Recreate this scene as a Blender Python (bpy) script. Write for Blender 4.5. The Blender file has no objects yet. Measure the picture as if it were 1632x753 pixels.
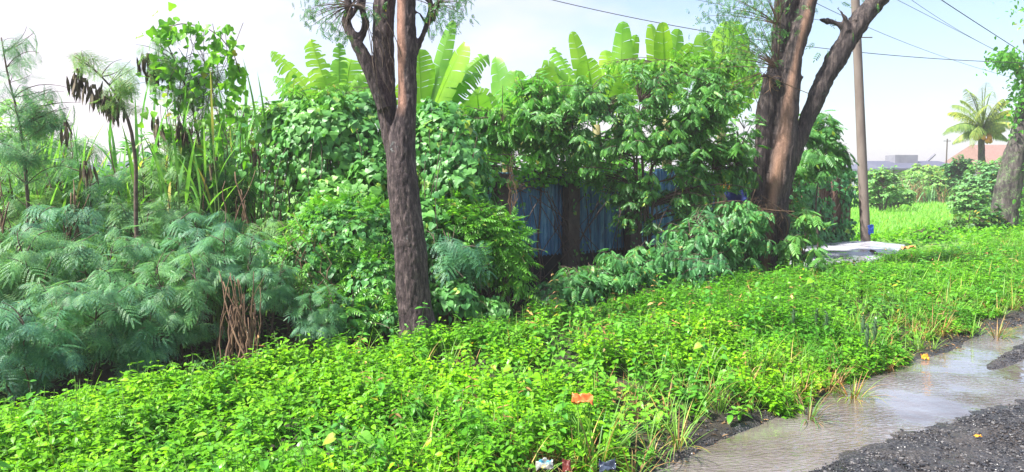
import bpy, math, random
import numpy as np
from mathutils import Vector

# ------------------------------------------------------------------ camera, sky, sun, exposure
scene = bpy.context.scene
COL = scene.collection
FPX, CX, CY, HORIZ, CAMZ = 1187.0, 816.0, 376.5, 285.0, 1.55
PITCH = math.atan((CY - HORIZ) / FPX)
cam_d = bpy.data.cameras.new("camera")
cam = bpy.data.objects.new("camera", cam_d)
COL.objects.link(cam)
cam_d.sensor_width = 36.0
cam_d.lens = 36.0 * FPX / 1632.0
cam_d.clip_end = 5000
cam_d.clip_start = 0.05
cam.location = (0, 0, CAMZ)
cam.rotation_euler = (math.pi / 2 - PITCH, 0, 0)
scene.camera = cam

SUN_EL, SUN_AZ = math.radians(54), math.radians(-112)      # azimuth from +Y towards +X
world = bpy.data.worlds.new("World")
scene.world = world
world.use_nodes = True
wn, wl = world.node_tree.nodes, world.node_tree.links
wn.clear()
out = wn.new("ShaderNodeOutputWorld")
bg = wn.new("ShaderNodeBackground"); bg.inputs[1].default_value = 0.10
sky = wn.new("ShaderNodeTexSky"); sky.sky_type = 'NISHITA'; sky.sun_disc = False
sky.sun_elevation = SUN_EL; sky.sun_rotation = SUN_AZ % (2 * math.pi)
sky.air_density = 1.0; sky.dust_density = 1.5; sky.ozone_density = 1.5
tc = wn.new("ShaderNodeTexCoord")
mp = wn.new("ShaderNodeMapping"); mp.inputs['Scale'].default_value = (1.0, 1.0, 2.6); mp.inputs['Location'].default_value = (0.35, 0.1, 0.2)
wl.new(tc.outputs['Generated'], mp.inputs['Vector'])
nz = wn.new("ShaderNodeTexNoise"); nz.inputs['Scale'].default_value = 1.9; nz.inputs['Detail'].default_value = 6; nz.inputs['Roughness'].default_value = 0.5
wl.new(mp.outputs[0], nz.inputs['Vector'])
rp = wn.new("ShaderNodeValToRGB")
rp.color_ramp.elements[0].position = 0.44; rp.color_ramp.elements[0].color = (0.08, 0.08, 0.08, 1)
rp.color_ramp.elements[1].position = 0.60; rp.color_ramp.elements[1].color = (0.96, 0.96, 0.96, 1)
wl.new(nz.outputs['Fac'], rp.inputs[0])
nz2 = wn.new("ShaderNodeTexNoise"); nz2.inputs['Scale'].default_value = 1.4; nz2.inputs['Detail'].default_value = 3
wl.new(tc.outputs['Generated'], nz2.inputs['Vector'])
rp2 = wn.new("ShaderNodeValToRGB")
rp2.color_ramp.elements[0].position = 0.38; rp2.color_ramp.elements[0].color = (0.58, 0.72, 1.0, 1)
rp2.color_ramp.elements[1].position = 0.60; rp2.color_ramp.elements[1].color = (0.98, 0.90, 0.96, 1)
wl.new(nz2.outputs['Fac'], rp2.inputs[0])
cm = wn.new("ShaderNodeVectorMath"); cm.operation = 'SCALE'; cm.inputs['Scale'].default_value = 4.6
sep = wn.new("ShaderNodeSeparateXYZ"); wl.new(tc.outputs['Generated'], sep.inputs[0])
rp3 = wn.new("ShaderNodeValToRGB")
rp3.color_ramp.elements[0].position = 0.02; rp3.color_ramp.elements[0].color = (0.75, 0.75, 0.75, 1)
rp3.color_ramp.elements[1].position = 0.20; rp3.color_ramp.elements[1].color = (0, 0, 0, 1)
wl.new(sep.outputs[2], rp3.inputs[0])
mxh = wn.new("ShaderNodeMixRGB"); mxh.inputs[2].default_value = (1.05, 0.90, 0.86, 1)
wl.new(rp3.outputs[0], mxh.inputs[0]); wl.new(rp2.outputs[0], mxh.inputs[1])
wl.new(mxh.outputs[0], cm.inputs[0])
mx = wn.new("ShaderNodeMixRGB")
wl.new(rp.outputs[0], mx.inputs[0]); wl.new(sky.outputs[0], mx.inputs[1]); wl.new(cm.outputs[0], mx.inputs[2])
wl.new(mx.outputs[0], bg.inputs[0]); wl.new(bg.outputs[0], out.inputs[0])

sun_d = bpy.data.lights.new("sun", 'SUN')
sun_d.energy = 5.0
sun_d.angle = math.radians(3)
sun_d.color = (1.0, 0.96, 0.90)
sun = bpy.data.objects.new("sun", sun_d); COL.objects.link(sun)
sdir = Vector((math.sin(SUN_AZ) * math.cos(SUN_EL), math.cos(SUN_AZ) * math.cos(SUN_EL), math.sin(SUN_EL)))
sun.rotation_euler = sdir.to_track_quat('Z', 'Y').to_euler()

vs = scene.view_settings
vs.view_transform = 'Standard'; vs.look = 'None'; vs.gamma = 1.0; vs.use_curve_mapping = False
vs.exposure = 1.42
scene.cycles.max_bounces = 6
scene.cycles.diffuse_bounces = 3
scene.cycles.transmission_bounces = 4
scene.cycles.use_denoising = True

# ------------------------------------------------------------------ helpers
rng = np.random.default_rng(7)
random.seed(7)
U2 = np.array([math.sin(math.radians(49)), math.cos(math.radians(49))])   # along the road
N2 = np.array([-U2[1], U2[0]])                                            # away from the road


def P(px, py, d):
    X = (px - CX) / FPX
    Y = (CY - py) / FPX
    fy = math.cos(PITCH) + Y * math.sin(PITCH)
    fz = -math.sin(PITCH) + Y * math.cos(PITCH)
    k = d / fy
    return np.array([X * k, d, CAMZ + fz * k])


def sc(s, c, z=0.0):
    p = U2 * s + N2 * c
    return np.array([p[0], p[1], z])


def depth_c(px, c):
    """distance at which the view direction of column px crosses the strip at offset c"""
    r = (px - CX) / FPX
    return c / (N2[1] + N2[0] * r)


def _h(ix, iy, iz, seed):
    n = (ix.astype(np.int64) * 374761393 + iy.astype(np.int64) * 668265263 + iz.astype(np.int64) * 2147483647 + seed * 1274126177) & 0xffffffff
    n = ((n ^ (n >> 13)) * 1274126177) & 0xffffffff
    n = (n ^ (n >> 16)) & 0xffffff
    return n / float(0xffffff)


def vn3(x, y, z, seed=0):
    x, y, z = np.broadcast_arrays(np.asarray(x, float), np.asarray(y, float), np.asarray(z, float))
    fx, fy, fz = np.floor(x), np.floor(y), np.floor(z)
    tx, ty, tz = x - fx, y - fy, z - fz
    tx, ty, tz = tx * tx * (3 - 2 * tx), ty * ty * (3 - 2 * ty), tz * tz * (3 - 2 * tz)
    r = 0
    for a in (0, 1):
        for b in (0, 1):
            for c in (0, 1):
                w = (tx if a else 1 - tx) * (ty if b else 1 - ty) * (tz if c else 1 - tz)
                r = r + w * _h(fx + a, fy + b, fz + c, seed)
    return r


def fbm(x, y, z=0.0, o=3, seed=0):
    r, a, t = 0, 0.5, 0
    for i in range(o):
        r = r + a * vn3(np.asarray(x) * 2 ** i, np.asarray(y) * 2 ** i, np.asarray(z) * 2 ** i, seed + i)
        t += a; a *= 0.5
    return r / t


def nrm(a):
    return a / np.maximum(np.linalg.norm(a, axis=-1, keepdims=True), 1e-9)


class Geo:
    def __init__(self):
        self.V, self.L, self.T, self.M, self.n = [], [], [], [], 0

    def add(self, V, L, T, m=0):
        V = np.asarray(V, float).reshape(-1, 3)
        L = np.asarray(L, np.int64); T = np.asarray(T, np.int64)
        self.V.append(V); self.L.append(L + self.n); self.T.append(T)
        self.M.append(np.full(len(T), m, np.int64)); self.n += len(V)

    def inst(self, tm, pos, D, N, size, m=0, width=None):
        """copies of leaf template tm: D = length direction, N = upward hint"""
        pos = np.asarray(pos, float); k = len(pos)
        if k == 0:
            return
        y = nrm(np.asarray(D, float)); x = nrm(np.cross(y, np.asarray(N, float))); z = np.cross(x, y)
        size = np.broadcast_to(np.asarray(size, float), (k,))
        w = size if width is None else np.broadcast_to(np.asarray(width, float), (k,))
        tv = tm[0]
        V = (pos[:, None, :] + x[:, None, :] * (tv[None, :, 0:1] * w[:, None, None])
             + y[:, None, :] * (tv[None, :, 1:2] * size[:, None, None])
             + z[:, None, :] * (tv[None, :, 2:3] * size[:, None, None]))
        L = (tm[1][None, :] + (np.arange(k) * len(tv))[:, None]).ravel()
        self.add(V.reshape(-1, 3), L, np.tile(tm[2], k), m)

    def tubes(self, Pth, R, sides=5, m=0, cap=True):
        """Pth (n,S,3), R (n,S)"""
        Pth = np.asarray(Pth, float); R = np.asarray(R, float)
        if Pth.ndim == 2:
            Pth, R = Pth[None], R[None]
        n, S, _ = Pth.shape
        T = nrm(np.gradient(Pth, axis=1))
        md = nrm(Pth[:, -1] - Pth[:, 0])
        ref = np.where(np.abs(md[:, 2:3]) > 0.75, np.array([[1.0, 0.13, 0]]), np.array([[0.05, 0.02, 1.0]]))
        ref = np.repeat(ref[:, None, :], S, 1)
        A = nrm(np.cross(T, ref)); B = np.cross(T, A)
        a = np.arange(sides) / sides * 2 * math.pi
        ring = (Pth[:, :, None, :] + R[:, :, None, None] * (A[:, :, None, :] * np.cos(a)[None, None, :, None] + B[:, :, None, :] * np.sin(a)[None, None, :, None]))
        V = ring.reshape(-1, 3)
        i = np.arange(S - 1)[:, None] * sides; j = np.arange(sides)[None, :]; j2 = (j + 1) % sides
        q = np.stack([i + j, i + j2, i + sides + j2, i + sides + j], -1).reshape(-1)
        L = (q[None] + (np.arange(n) * S * sides)[:, None]).ravel()
        self.add(V, L, np.full(n * (S - 1) * sides, 4), m)
        if cap:
            k = self.n - len(V)
            c = np.concatenate([np.arange(sides)[::-1], (S - 1) * sides + np.arange(sides)])
            Lc = (c[None] + (np.arange(n) * S * sides)[:, None]).ravel()
            self.L.append(Lc + k); self.T.append(np.full(2 * n, sides)); self.M.append(np.full(2 * n, m))

    def box(self, c, ax, ay, az, m=0):
        c, ax, ay, az = [np.asarray(v, float) for v in (c, ax, ay, az)]
        V = [c + i * ax + j * ay + k * az for k in (-1, 1) for j in (-1, 1) for i in (-1, 1)]
        F = [0, 2, 3, 1, 4, 5, 7, 6, 0, 1, 5, 4, 2, 6, 7, 3, 0, 4, 6, 2, 1, 3, 7, 5]
        self.add(V, F, [4] * 6, m)

    def build(self, name, mats, parent=None, smooth=False, origin=None):
        me = bpy.data.meshes.new(name)
        V = np.concatenate(self.V); L = np.concatenate(self.L); T = np.concatenate(self.T); M = np.concatenate(self.M)
        if origin is not None:
            V = V - np.asarray(origin)
        me.vertices.add(len(V)); me.vertices.foreach_set("co", V.astype(np.float32).ravel())
        me.loops.add(len(L)); me.loops.foreach_set("vertex_index", L.astype(np.int32))
        me.polygons.add(len(T))
        me.polygons.foreach_set("loop_start", (np.cumsum(T) - T).astype(np.int32))
        me.polygons.foreach_set("material_index", M.astype(np.int32))
        me.polygons.foreach_set("use_smooth", np.full(len(T), bool(smooth)))
        if not isinstance(mats, (list, tuple)):
            mats = [mats]
        for mm in mats:
            me.materials.append(mm)
        me.update(calc_edges=True); me.validate()
        o = bpy.data.objects.new(name, me); COL.objects.link(o)
        if parent is not None:
            o.parent = parent
        elif origin is not None:
            o.location = origin
        return o


def tag(o, label=None, cat=None, group=None, kind=None):
    if label: o['label'] = label
    if cat: o['category'] = cat
    if group: o['group'] = group
    if kind: o['kind'] = kind
    return o


def empty(name, loc, label, cat, group=None, rz=0.0):
    o = bpy.data.objects.new(name, None); COL.objects.link(o)
    o.location = loc; o.rotation_euler = (0, 0, rz); o.empty_display_size = 0.2
    return tag(o, label, cat, group)


def dup(root, loc, rz, s, label=None, cat=None, group=None):
    r = root.copy(); COL.objects.link(r)
    r.location = loc; r.rotation_euler = (0, 0, rz); r.scale = (s, s, s) if not hasattr(s, '__len__') else s
    tag(r, label, cat, group)
    for ch in list(root.children):
        c = ch.copy(); COL.objects.link(c); c.parent = r
    return r


# ------------------------------------------------------------------ materials
def mat(name):
    m = bpy.data.materials.new(name); m.use_nodes = True
    nt = m.node_tree; b = nt.nodes["Principled BSDF"]
    return m, nt, b


def ramp(nt, fac, stops):
    r = nt.nodes.new("ShaderNodeValToRGB")
    e = r.color_ramp.elements
    while len(e) < len(stops):
        e.new(0.5)
    for i, (p, c) in enumerate(stops):
        e[i].position = p; e[i].color = (*c, 1)
    nt.links.new(fac, r.inputs[0])
    return r.outputs[0]


def tnoise(nt, scale, detail=3, rough=0.55, coord='Object', vec=None, stretch=None):
    t = nt.nodes.new("ShaderNodeTexCoord")
    src = t.outputs[coord]
    if stretch:
        mpn = nt.nodes.new("ShaderNodeMapping"); mpn.inputs['Scale'].default_value = stretch
        nt.links.new(src, mpn.inputs[0]); src = mpn.outputs[0]
    n = nt.nodes.new("ShaderNodeTexNoise"); n.inputs['Scale'].default_value = scale
    n.inputs['Detail'].default_value = detail; n.inputs['Roughness'].default_value = rough
    nt.links.new(src, n.inputs['Vector'])
    return n.outputs['Fac']


def mixc(nt, fac, a, b, mode='MIX'):
    m = nt.nodes.new("ShaderNodeMixRGB"); m.blend_type = mode
    for i, v in ((0, fac), (1, a), (2, b)):
        if isinstance(v, (int, float)): m.inputs[i].default_value = v
        elif isinstance(v, tuple): m.inputs[i].default_value = (*v, 1)
        else: nt.links.new(v, m.inputs[i])
    return m.outputs[0]


def bump(nt, b, h, dist=0.01, strength=1.0):
    n = nt.nodes.new("ShaderNodeBump"); n.inputs['Distance'].default_value = dist; n.inputs['Strength'].default_value = strength
    nt.links.new(h, n.inputs['Height']); nt.links.new(n.outputs[0], b.inputs['Normal'])


def leafmat(name, dark, light, trans=0.35, rough=0.42, odd=(0.35, 0.30, 0.04), odd_at=0.975, patch=None, patch_scale=1.3, tcol=None, spec=0.5):
    if light[1] > light[0] * 1.3:
        dark, light = (dark[0] * .85, dark[1], dark[2] * 1.1), (light[0] * .82, light[1], light[2] * 1.2)
        if patch: patch = (patch[0] * .85, patch[1], patch[2] * 1.1)
    m, nt, b = mat(name)
    geo = nt.nodes.new("ShaderNodeNewGeometry")
    col = ramp(nt, geo.outputs['Random Per Island'], [(0.0, dark), (odd_at - 0.02, light), (min(odd_at + .01, 1), odd)])
    if patch:
        f = tnoise(nt, patch_scale, 2)
        f = ramp(nt, f, [(0.42, (0, 0, 0)), (0.62, (1, 1, 1))])
        f2 = mixc(nt, 1.0, f, (0.65, 0.65, 0.65), 'MULTIPLY')
        col = mixc(nt, f2, col, patch)
    v = ramp(nt, tnoise(nt, 6.5, 2, 0.6), [(0.34, (0.62, 0.72, 0.80)), (0.66, (1.40, 1.28, 1.1))])
    col = mixc(nt, 1.0, col, v, 'MULTIPLY')
    oi = nt.nodes.new("ShaderNodeObjectInfo")
    col = mixc(nt, 1.0, col, ramp(nt, oi.outputs['Random'], [(0, (0.80, 0.90, 1.15)), (.5, (1, 1, 1)), (1, (1.30, 1.10, 0.75))]), 'MULTIPLY')
    nt.links.new(col, b.inputs['Base Color'])
    b.inputs['Roughness'].default_value = rough
    b.inputs['Specular IOR Level'].default_value = spec
    tr = nt.nodes.new("ShaderNodeBsdfTranslucent")
    tc_ = mixc(nt, 1.0, col, tcol or (1.45, 1.45, 0.7), 'MULTIPLY')
    nt.links.new(tc_, tr.inputs[0])
    ms = nt.nodes.new("ShaderNodeMixShader"); ms.inputs[0].default_value = trans
    o = nt.nodes["Material Output"]
    nt.links.new(b.outputs[0], ms.inputs[1]); nt.links.new(tr.outputs[0], ms.inputs[2]); nt.links.new(ms.outputs[0], o.inputs[0])
    return m


def plainmat(name, a, b_, scale=8, rough=0.8, bmp=0.0, stretch=None, spec=0.3, coord='Object'):
    m, nt, b = mat(name)
    f = tnoise(nt, scale, 4, 0.6, coord=coord, stretch=stretch)
    nt.links.new(ramp(nt, f, [(0.3, a), (0.7, b_)]), b.inputs['Base Color'])
    b.inputs['Roughness'].default_value = rough; b.inputs['Specular IOR Level'].default_value = spec
    if bmp: bump(nt, b, f, bmp)
    return m


def barkmat(name, a, b_, c, fz=0.18, scale=26, lichen=(0.30, 0.34, 0.30), lich=0.62, tan=None):
    m, nt, b = mat(name)
    f = tnoise(nt, scale, 5, 0.65, stretch=(1, 1, fz))
    g = tnoise(nt, scale * 3.5, 4, 0.7, stretch=(1, 1, 0.35))
    col = ramp(nt, f, [(0.30, a), (0.50, b_), (0.72, c)])
    col = mixc(nt, 0.55, col, ramp(nt, g, [(0.3, (0.15, 0.15, 0.17)), (0.68, (1.9, 1.8, 1.75))]), 'MULTIPLY')
    l1 = ramp(nt, tnoise(nt, 3.2, 5, 0.7), [(lich, (0, 0, 0)), (lich + 0.10, (1, 1, 1))])
    l2 = ramp(nt, tnoise(nt, 38, 3, 0.7), [(0.48, (0, 0, 0)), (0.60, (1, 1, 1))])
    lf = mixc(nt, 1.0, l1, l2, 'MULTIPLY')
    col = mixc(nt, lf, col, lichen)
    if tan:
        at = nt.nodes.new("ShaderNodeAttribute"); at.attribute_name = "sun_or_tan"  # painted sun stripe on the split tree, tan bark on the fused one
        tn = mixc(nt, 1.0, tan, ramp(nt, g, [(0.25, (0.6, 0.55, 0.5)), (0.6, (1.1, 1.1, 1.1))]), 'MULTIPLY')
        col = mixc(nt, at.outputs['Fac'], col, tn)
    nt.links.new(col, b.inputs['Base Color'])
    b.inputs['Roughness'].default_value = 0.75; b.inputs['Specular IOR Level'].default_value = 0.3
    h = mixc(nt, 0.45, f, g)
    bump(nt, b, h, 0.03, 0.9)
    return m


M_weed = leafmat("weed leaf", (0.095, 0.27, 0.006), (0.27, 0.52, 0.010), 0.36, 0.45, odd=(0.30, 0.40, 0.04), odd_at=0.988, patch=(0.07, 0.25, 0.018), patch_scale=1.7, spec=0.3)
M_weed2 = leafmat("broad weed leaf", (0.06, 0.21, 0.02), (0.15, 0.40, 0.04), 0.32, 0.36, patch=(0.18, 0.42, 0.03), spec=.35)
M_grass = leafmat("grass blade", (0.12, 0.26, 0.03), (0.26, 0.44, 0.06), 0.35, 0.5, odd=(0.45, 0.36, 0.12), odd_at=0.9)
M_dry = leafmat("dry grass blade", (0.22, 0.12, 0.05), (0.42, 0.27, 0.12), 0.3, 0.7, odd=(0.5, 0.4, 0.2), tcol=(1.2, 1, .7))
M_feather = leafmat("feathery leaflet", (0.065, 0.18, 0.085), (0.24, 0.42, 0.18), 0.36, 0.5, odd=(0.20, 0.36, 0.06), odd_at=0.94, patch=(0.12, 0.31, 0.07), patch_scale=2.2, tcol=(1.5, 1.4, 0.8))
M_featherhi = leafmat("pale feathery leaflet", (0.12, 0.26, 0.10), (0.24, 0.42, 0.15), 0.45, 0.5, tcol=(1.4, 1.3, 0.9))
M_heart = leafmat("vine leaf", (0.050, 0.19, 0.040), (0.13, 0.33, 0.085), 0.30, 0.46, odd=(0.28, 0.42, 0.05), patch=(0.12, 0.31, 0.05), patch_scale=1.6)
M_heart2 = leafmat("bright vine leaf", (0.10, 0.29, 0.025), (0.22, 0.46, 0.045), 0.42, 0.4, patch=(0.09, 0.27, 0.03))
M_gliri = leafmat("shrub leaflet", (0.06, 0.18, 0.035), (0.17, 0.36, 0.085), 0.36, 0.42, odd=(0.30, 0.42, 0.03), odd_at=0.955, patch=(0.12, 0.30, 0.03), patch_scale=0.8)
M_spray = leafmat("drooping leaflet", (0.09, 0.25, 0.035), (0.21, 0.42, 0.085), 0.34, 0.42, patch=(0.10, 0.25, 0.08))
M_cane = leafmat("cane blade", (0.11, 0.28, 0.05), (0.24, 0.46, 0.09), 0.45, 0.45, odd=(0.42, 0.40, 0.13), odd_at=0.96)
M_small = leafmat("small tree leaf", (0.05, 0.15, 0.03), (0.13, 0.28, 0.06), 0.4, 0.5)
M_far = leafmat("far foliage", (0.15, 0.30, 0.07), (0.34, 0.52, 0.14), 0.4, 0.6, patch=(0.17, 0.34, 0.09), patch_scale=0.3)
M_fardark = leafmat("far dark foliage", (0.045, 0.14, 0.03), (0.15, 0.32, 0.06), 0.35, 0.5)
M_rice = leafmat("rice blade", (0.14, 0.36, 0.05), (0.24, 0.48, 0.09), 0.45, 0.5)
M_palm = leafmat("palm leaflet", (0.16, 0.26, 0.06), (0.34, 0.42, 0.12), 0.45, 0.45, odd=(0.5, 0.34, 0.1), odd_at=0.93)
M_stem = plainmat("green stem", (0.10, 0.20, 0.04), (0.16, 0.24, 0.07), 20, 0.6)
M_twig = plainmat("brown twig", (0.05, 0.035, 0.03), (0.14, 0.10, 0.075), 30, 0.8)
M_drystem = plainmat("dry stalk", (0.07, 0.040, 0.028), (0.23, 0.145, 0.085), 14, 0.8, stretch=(1, 1, .2))
M_pod = plainmat("seed pod skin", (0.05, 0.035, 0.03), (0.16, 0.13, 0.07), 12, 0.55)
M_bark1 = barkmat("dark furrowed bark", (0.014, 0.010, 0.013), (0.062, 0.045, 0.046), (0.18, 0.138, 0.130), scale=42, fz=.22, lichen=(0.22, 0.24, 0.23), lich=0.60, tan=(0.40, 0.22, 0.16))  # tan here colours the painted sunlit stripe
M_bark2 = barkmat("brown ridged bark", (0.014, 0.012, 0.014), (0.056, 0.045, 0.043), (0.155, 0.122, 0.108), fz=0.14, scale=32, lichen=(0.20, 0.24, 0.20), lich=0.60, tan=(0.34, 0.20, 0.135))
M_bark3 = barkmat("mossy grey bark", (0.02, 0.018, 0.018), (0.06, 0.05, 0.048), (0.14, 0.12, 0.11), scale=10, lichen=(0.14, 0.24, 0.08), lich=0.48)


def bananamat():
    m, nt, b = mat("banana leaf blade")
    f = tnoise(nt, 1.6, 3)
    col = ramp(nt, f, [(0.35, (0.15, 0.38, 0.02)), (0.65, (0.32, 0.56, 0.05))])
    oi = nt.nodes.new("ShaderNodeObjectInfo")
    c2 = ramp(nt, oi.outputs['Random'], [(0.0, (0.75, 0.85, 1.3)), (0.6, (1, 1, 1)), (1.0, (1.25, 1.1, 0.8))])
    col = mixc(nt, 1.0, col, c2, 'MULTIPLY')
    nt.links.new(col, b.inputs['Base Color']); b.inputs['Roughness'].default_value = 0.38
    tr = nt.nodes.new("ShaderNodeBsdfTranslucent")
    nt.links.new(mixc(nt, 1.0, col, (1.35, 1.4, 0.7), 'MULTIPLY'), tr.inputs[0])
    ms = nt.nodes.new("ShaderNodeMixShader"); ms.inputs[0].default_value = 0.5
    nt.links.new(b.outputs[0], ms.inputs[1]); nt.links.new(tr.outputs[0], ms.inputs[2])
    nt.links.new(ms.outputs[0], nt.nodes["Material Output"].inputs[0])
    return m


M_banana = bananamat()
M_bstem = plainmat("banana stem", (0.14, 0.16, 0.05), (0.26, 0.20, 0.09), 9, 0.6, stretch=(1, 1, .15))
M_dryleaf = leafmat("withered banana leaf", (0.30, 0.15, 0.03), (0.55, 0.34, 0.06), 0.4, 0.7, tcol=(1.3, 1, .6))


def soilmat():
    m, nt, b = mat("damp soil and far grass")
    f = tnoise(nt, 7, 6, 0.65)
    soil = ramp(nt, f, [(0.3, (0.010, 0.009, 0.006)), (0.7, (0.045, 0.036, 0.024))])
    g = ramp(nt, tnoise(nt, 0.8, 6, 0.7), [(0.3, (0.08, 0.19, 0.025)), (0.7, (0.17, 0.33, 0.05))])
    at = nt.nodes.new("ShaderNodeAttribute"); at.attribute_name = "grassy"
    nt.links.new(mixc(nt, at.outputs['Fac'], soil, g), b.inputs['Base Color'])
    b.inputs['Roughness'].default_value = 0.85
    bump(nt, b, f, 0.03)
    return m


def roadmat():
    m, nt, b = mat("wet gravelly asphalt")
    f = tnoise(nt, 60, 4, 0.7)
    v = nt.nodes.new("ShaderNodeTexVoronoi"); v.inputs['Scale'].default_value = 70
    t = nt.nodes.new("ShaderNodeTexCoord"); nt.links.new(t.outputs['Object'], v.inputs['Vector'])
    c1 = ramp(nt, v.outputs['Color'], [(0.2, (0.01, 0.01, 0.012)), (0.8, (0.055, 0.052, 0.055))])
    w = ramp(nt, tnoise(nt, 2.2, 4), [(0.42, (0, 0, 0)), (0.60, (1, 1, 1))])
    c2 = mixc(nt, mixc(nt, 1.0, w, (0.55, 0.55, 0.55), 'MULTIPLY'), c1, (0.075, 0.058, 0.045))
    nt.links.new(c2, b.inputs['Base Color'])
    r = ramp(nt, tnoise(nt, 3, 4), [(0.4, (0.22,) * 3), (0.6, (0.6,) * 3)])
    nt.links.new(r, b.inputs['Roughness'])
    bump(nt, b, v.outputs['Distance'], 0.012)
    return m


def watermat():
    m, nt, b = mat("muddy rain water")
    c = ramp(nt, tnoise(nt, 1.4, 4), [(0.35, (0.10, 0.074, 0.056)), (0.62, (0.19, 0.165, 0.16))])
    nt.links.new(c, b.inputs['Base Color'])
    b.inputs['Roughness'].default_value = 0.06; b.inputs['IOR'].default_value = 1.33
    b.inputs['Coat Weight'].default_value = 1.0; b.inputs['Coat Roughness'].default_value = 0.03
    b.inputs['Coat IOR'].default_value = 1.8
    t = nt.nodes.new("ShaderNodeTexCoord")
    mpn = nt.nodes.new("ShaderNodeMapping"); mpn.inputs['Rotation'].default_value = (0, 0, math.radians(41)); mpn.inputs['Scale'].default_value = (0.8, 2.6, 1)
    nt.links.new(t.outputs['Object'], mpn.inputs[0])
    w = nt.nodes.new("ShaderNodeTexWave"); w.inputs['Scale'].default_value = 4.2; w.inputs['Distortion'].default_value = 13
    w.inputs['Detail'].default_value = 3; w.inputs['Detail Scale'].default_value = 1.6; w.wave_profile = 'SIN'
    nt.links.new(mpn.outputs[0], w.inputs['Vector'])
    n = tnoise(nt, 5, 2, 0.5, stretch=(1, 1, 1))
    wf = ramp(nt, tnoise(nt, 1.1, 2), [(0.42, (0.04,) * 3), (0.58, (1, 1, 1))])
    h = mixc(nt, 0.6, mixc(nt, 1.0, w.outputs['Fac'], wf, 'MULTIPLY'), n)
    bn = nt.nodes.new("ShaderNodeBump"); bn.inputs['Distance'].default_value = 0.014; bn.inputs['Strength'].default_value = 0.8
    nt.links.new(h, bn.inputs['Height'])
    nt.links.new(bn.outputs[0], b.inputs['Normal']); nt.links.new(bn.outputs[0], b.inputs['Coat Normal'])
    return m


M_soil, M_road, M_water = soilmat(), roadmat(), watermat()
M_gravel, ntg, bgv = mat("wet gravel stone")
gg = ntg.nodes.new("ShaderNodeNewGeometry")
ntg.links.new(ramp(ntg, gg.outputs['Random Per Island'], [(0, (0.008, 0.008, 0.010)), (0.75, (0.05, 0.049, 0.054)), (1, (0.16, 0.15, 0.145))]), bgv.inputs['Base Color'])
bgv.inputs['Roughness'].default_value = 0.38

# ------------------------------------------------------------------ leaf templates (length along +Y, normal +Z)
def tmpl(V, F):
    return (np.array(V, float), np.array([i for f in F for i in f], np.int64), np.array([len(f) for f in F], np.int64))


def leaf_t(width=0.5, n=4, fold=0.12, droop=0.2, peak=0.42):
    V, F = [], []
    ts = [i / n for i in range(n + 1)]
    mid = []
    for t in ts:
        mid.append(len(V)); V.append((0, t, -droop * t * t))
    L, R = {}, {}
    for i in range(1, n):
        t = ts[i]
        w = width / 2 * math.sin(math.pi * t ** (math.log(0.5) / math.log(peak))) ** 0.8
        L[i] = len(V); V.append((-w, t - 0.02, -droop * t * t + fold * w * 2))
        R[i] = len(V); V.append((w, t - 0.02, -droop * t * t + fold * w * 2))
    F += [(mid[0], mid[1], L[1]), (mid[0], R[1], mid[1])]
    for i in range(1, n - 1):
        F += [(mid[i], mid[i + 1], L[i + 1], L[i]), (mid[i], R[i], R[i + 1], mid[i + 1])]
    F += [(mid[n - 1], mid[n], L[n - 1]), (mid[n - 1], R[n - 1], mid[n])]
    return tmpl(V, F)


def heart_t(fold=0.10, droop=0.25, lobed=False):
    z = lambda t, w: -droop * t * t + fold * abs(w)
    side = [(-0.15, 0.24), (0.03, 0.50), (0.36, 0.50), (0.72, 0.24)]
    if lobed: side = [(-0.1, 0.22), (0.05, 0.48), (0.30, 0.36), (0.66, 0.26)]
    V = [(0, 0, 0), (0, .35, z(.35, 0)), (0, .7, z(.7, 0)), (0, 1, z(1, 0) - .04)]
    F = []
    for sgn in (-1, 1):
        b = len(V)
        V += [(sgn * w, t, z(max(t, 0), w) - (0.05 if t < 0 else 0)) for t, w in side]
        fs = [(0, b, b + 1), (0, b + 1, b + 2, 1), (1, b + 2, b + 3, 2), (2, b + 3, 3)]
        F += [f if sgn > 0 else f[::-1] for f in fs]
    return tmpl(V, F)


def merge_t(parts):
    g = Geo()
    for tm, pos, D, N, s, w in parts:
        g.inst(tm, np.array([pos]), np.array([D]), np.array([N]), s, width=w)
    return (np.concatenate(g.V), np.concatenate(g.L), np.concatenate(g.T))


def compound_t(pairs=5, leaflet=None, ls=0.34, lw=0.34, droop=0.5, sweep=0.55, hang=0.25):
    """pinnate leaf of unit length"""
    leaflet = leaflet or leaf_t(0.46, 3, 0.1, 0.15)
    parts = []
    def rp(t): return (0, t * 0.72, -droop * t * t * 0.6)
    g = Geo()
    path = np.array([rp(t) for t in (0, .33, .66, 1)])
    g.tubes(path, np.full(4, 0.008), 3, cap=False)
    for i in range(pairs):
        t = 0.2 + 0.8 * i / pairs
        for sgn in (-1, 1):
            parts.append((leaflet, rp(t), (sgn, sweep, -hang - droop * t * .5), (0, -0.3 * hang, 1), ls * (1 - .25 * abs(t - .5)), lw))
    parts.append((leaflet, rp(1), (0, 1, -droop), (0, droop, 1), ls, lw))
    m = merge_t(parts)
    n = len(m[0])
    return (np.concatenate([m[0], g.V[0]]), np.concatenate([m[1], g.L[0] + n]), np.concatenate([m[2], g.T[0]]))


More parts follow.
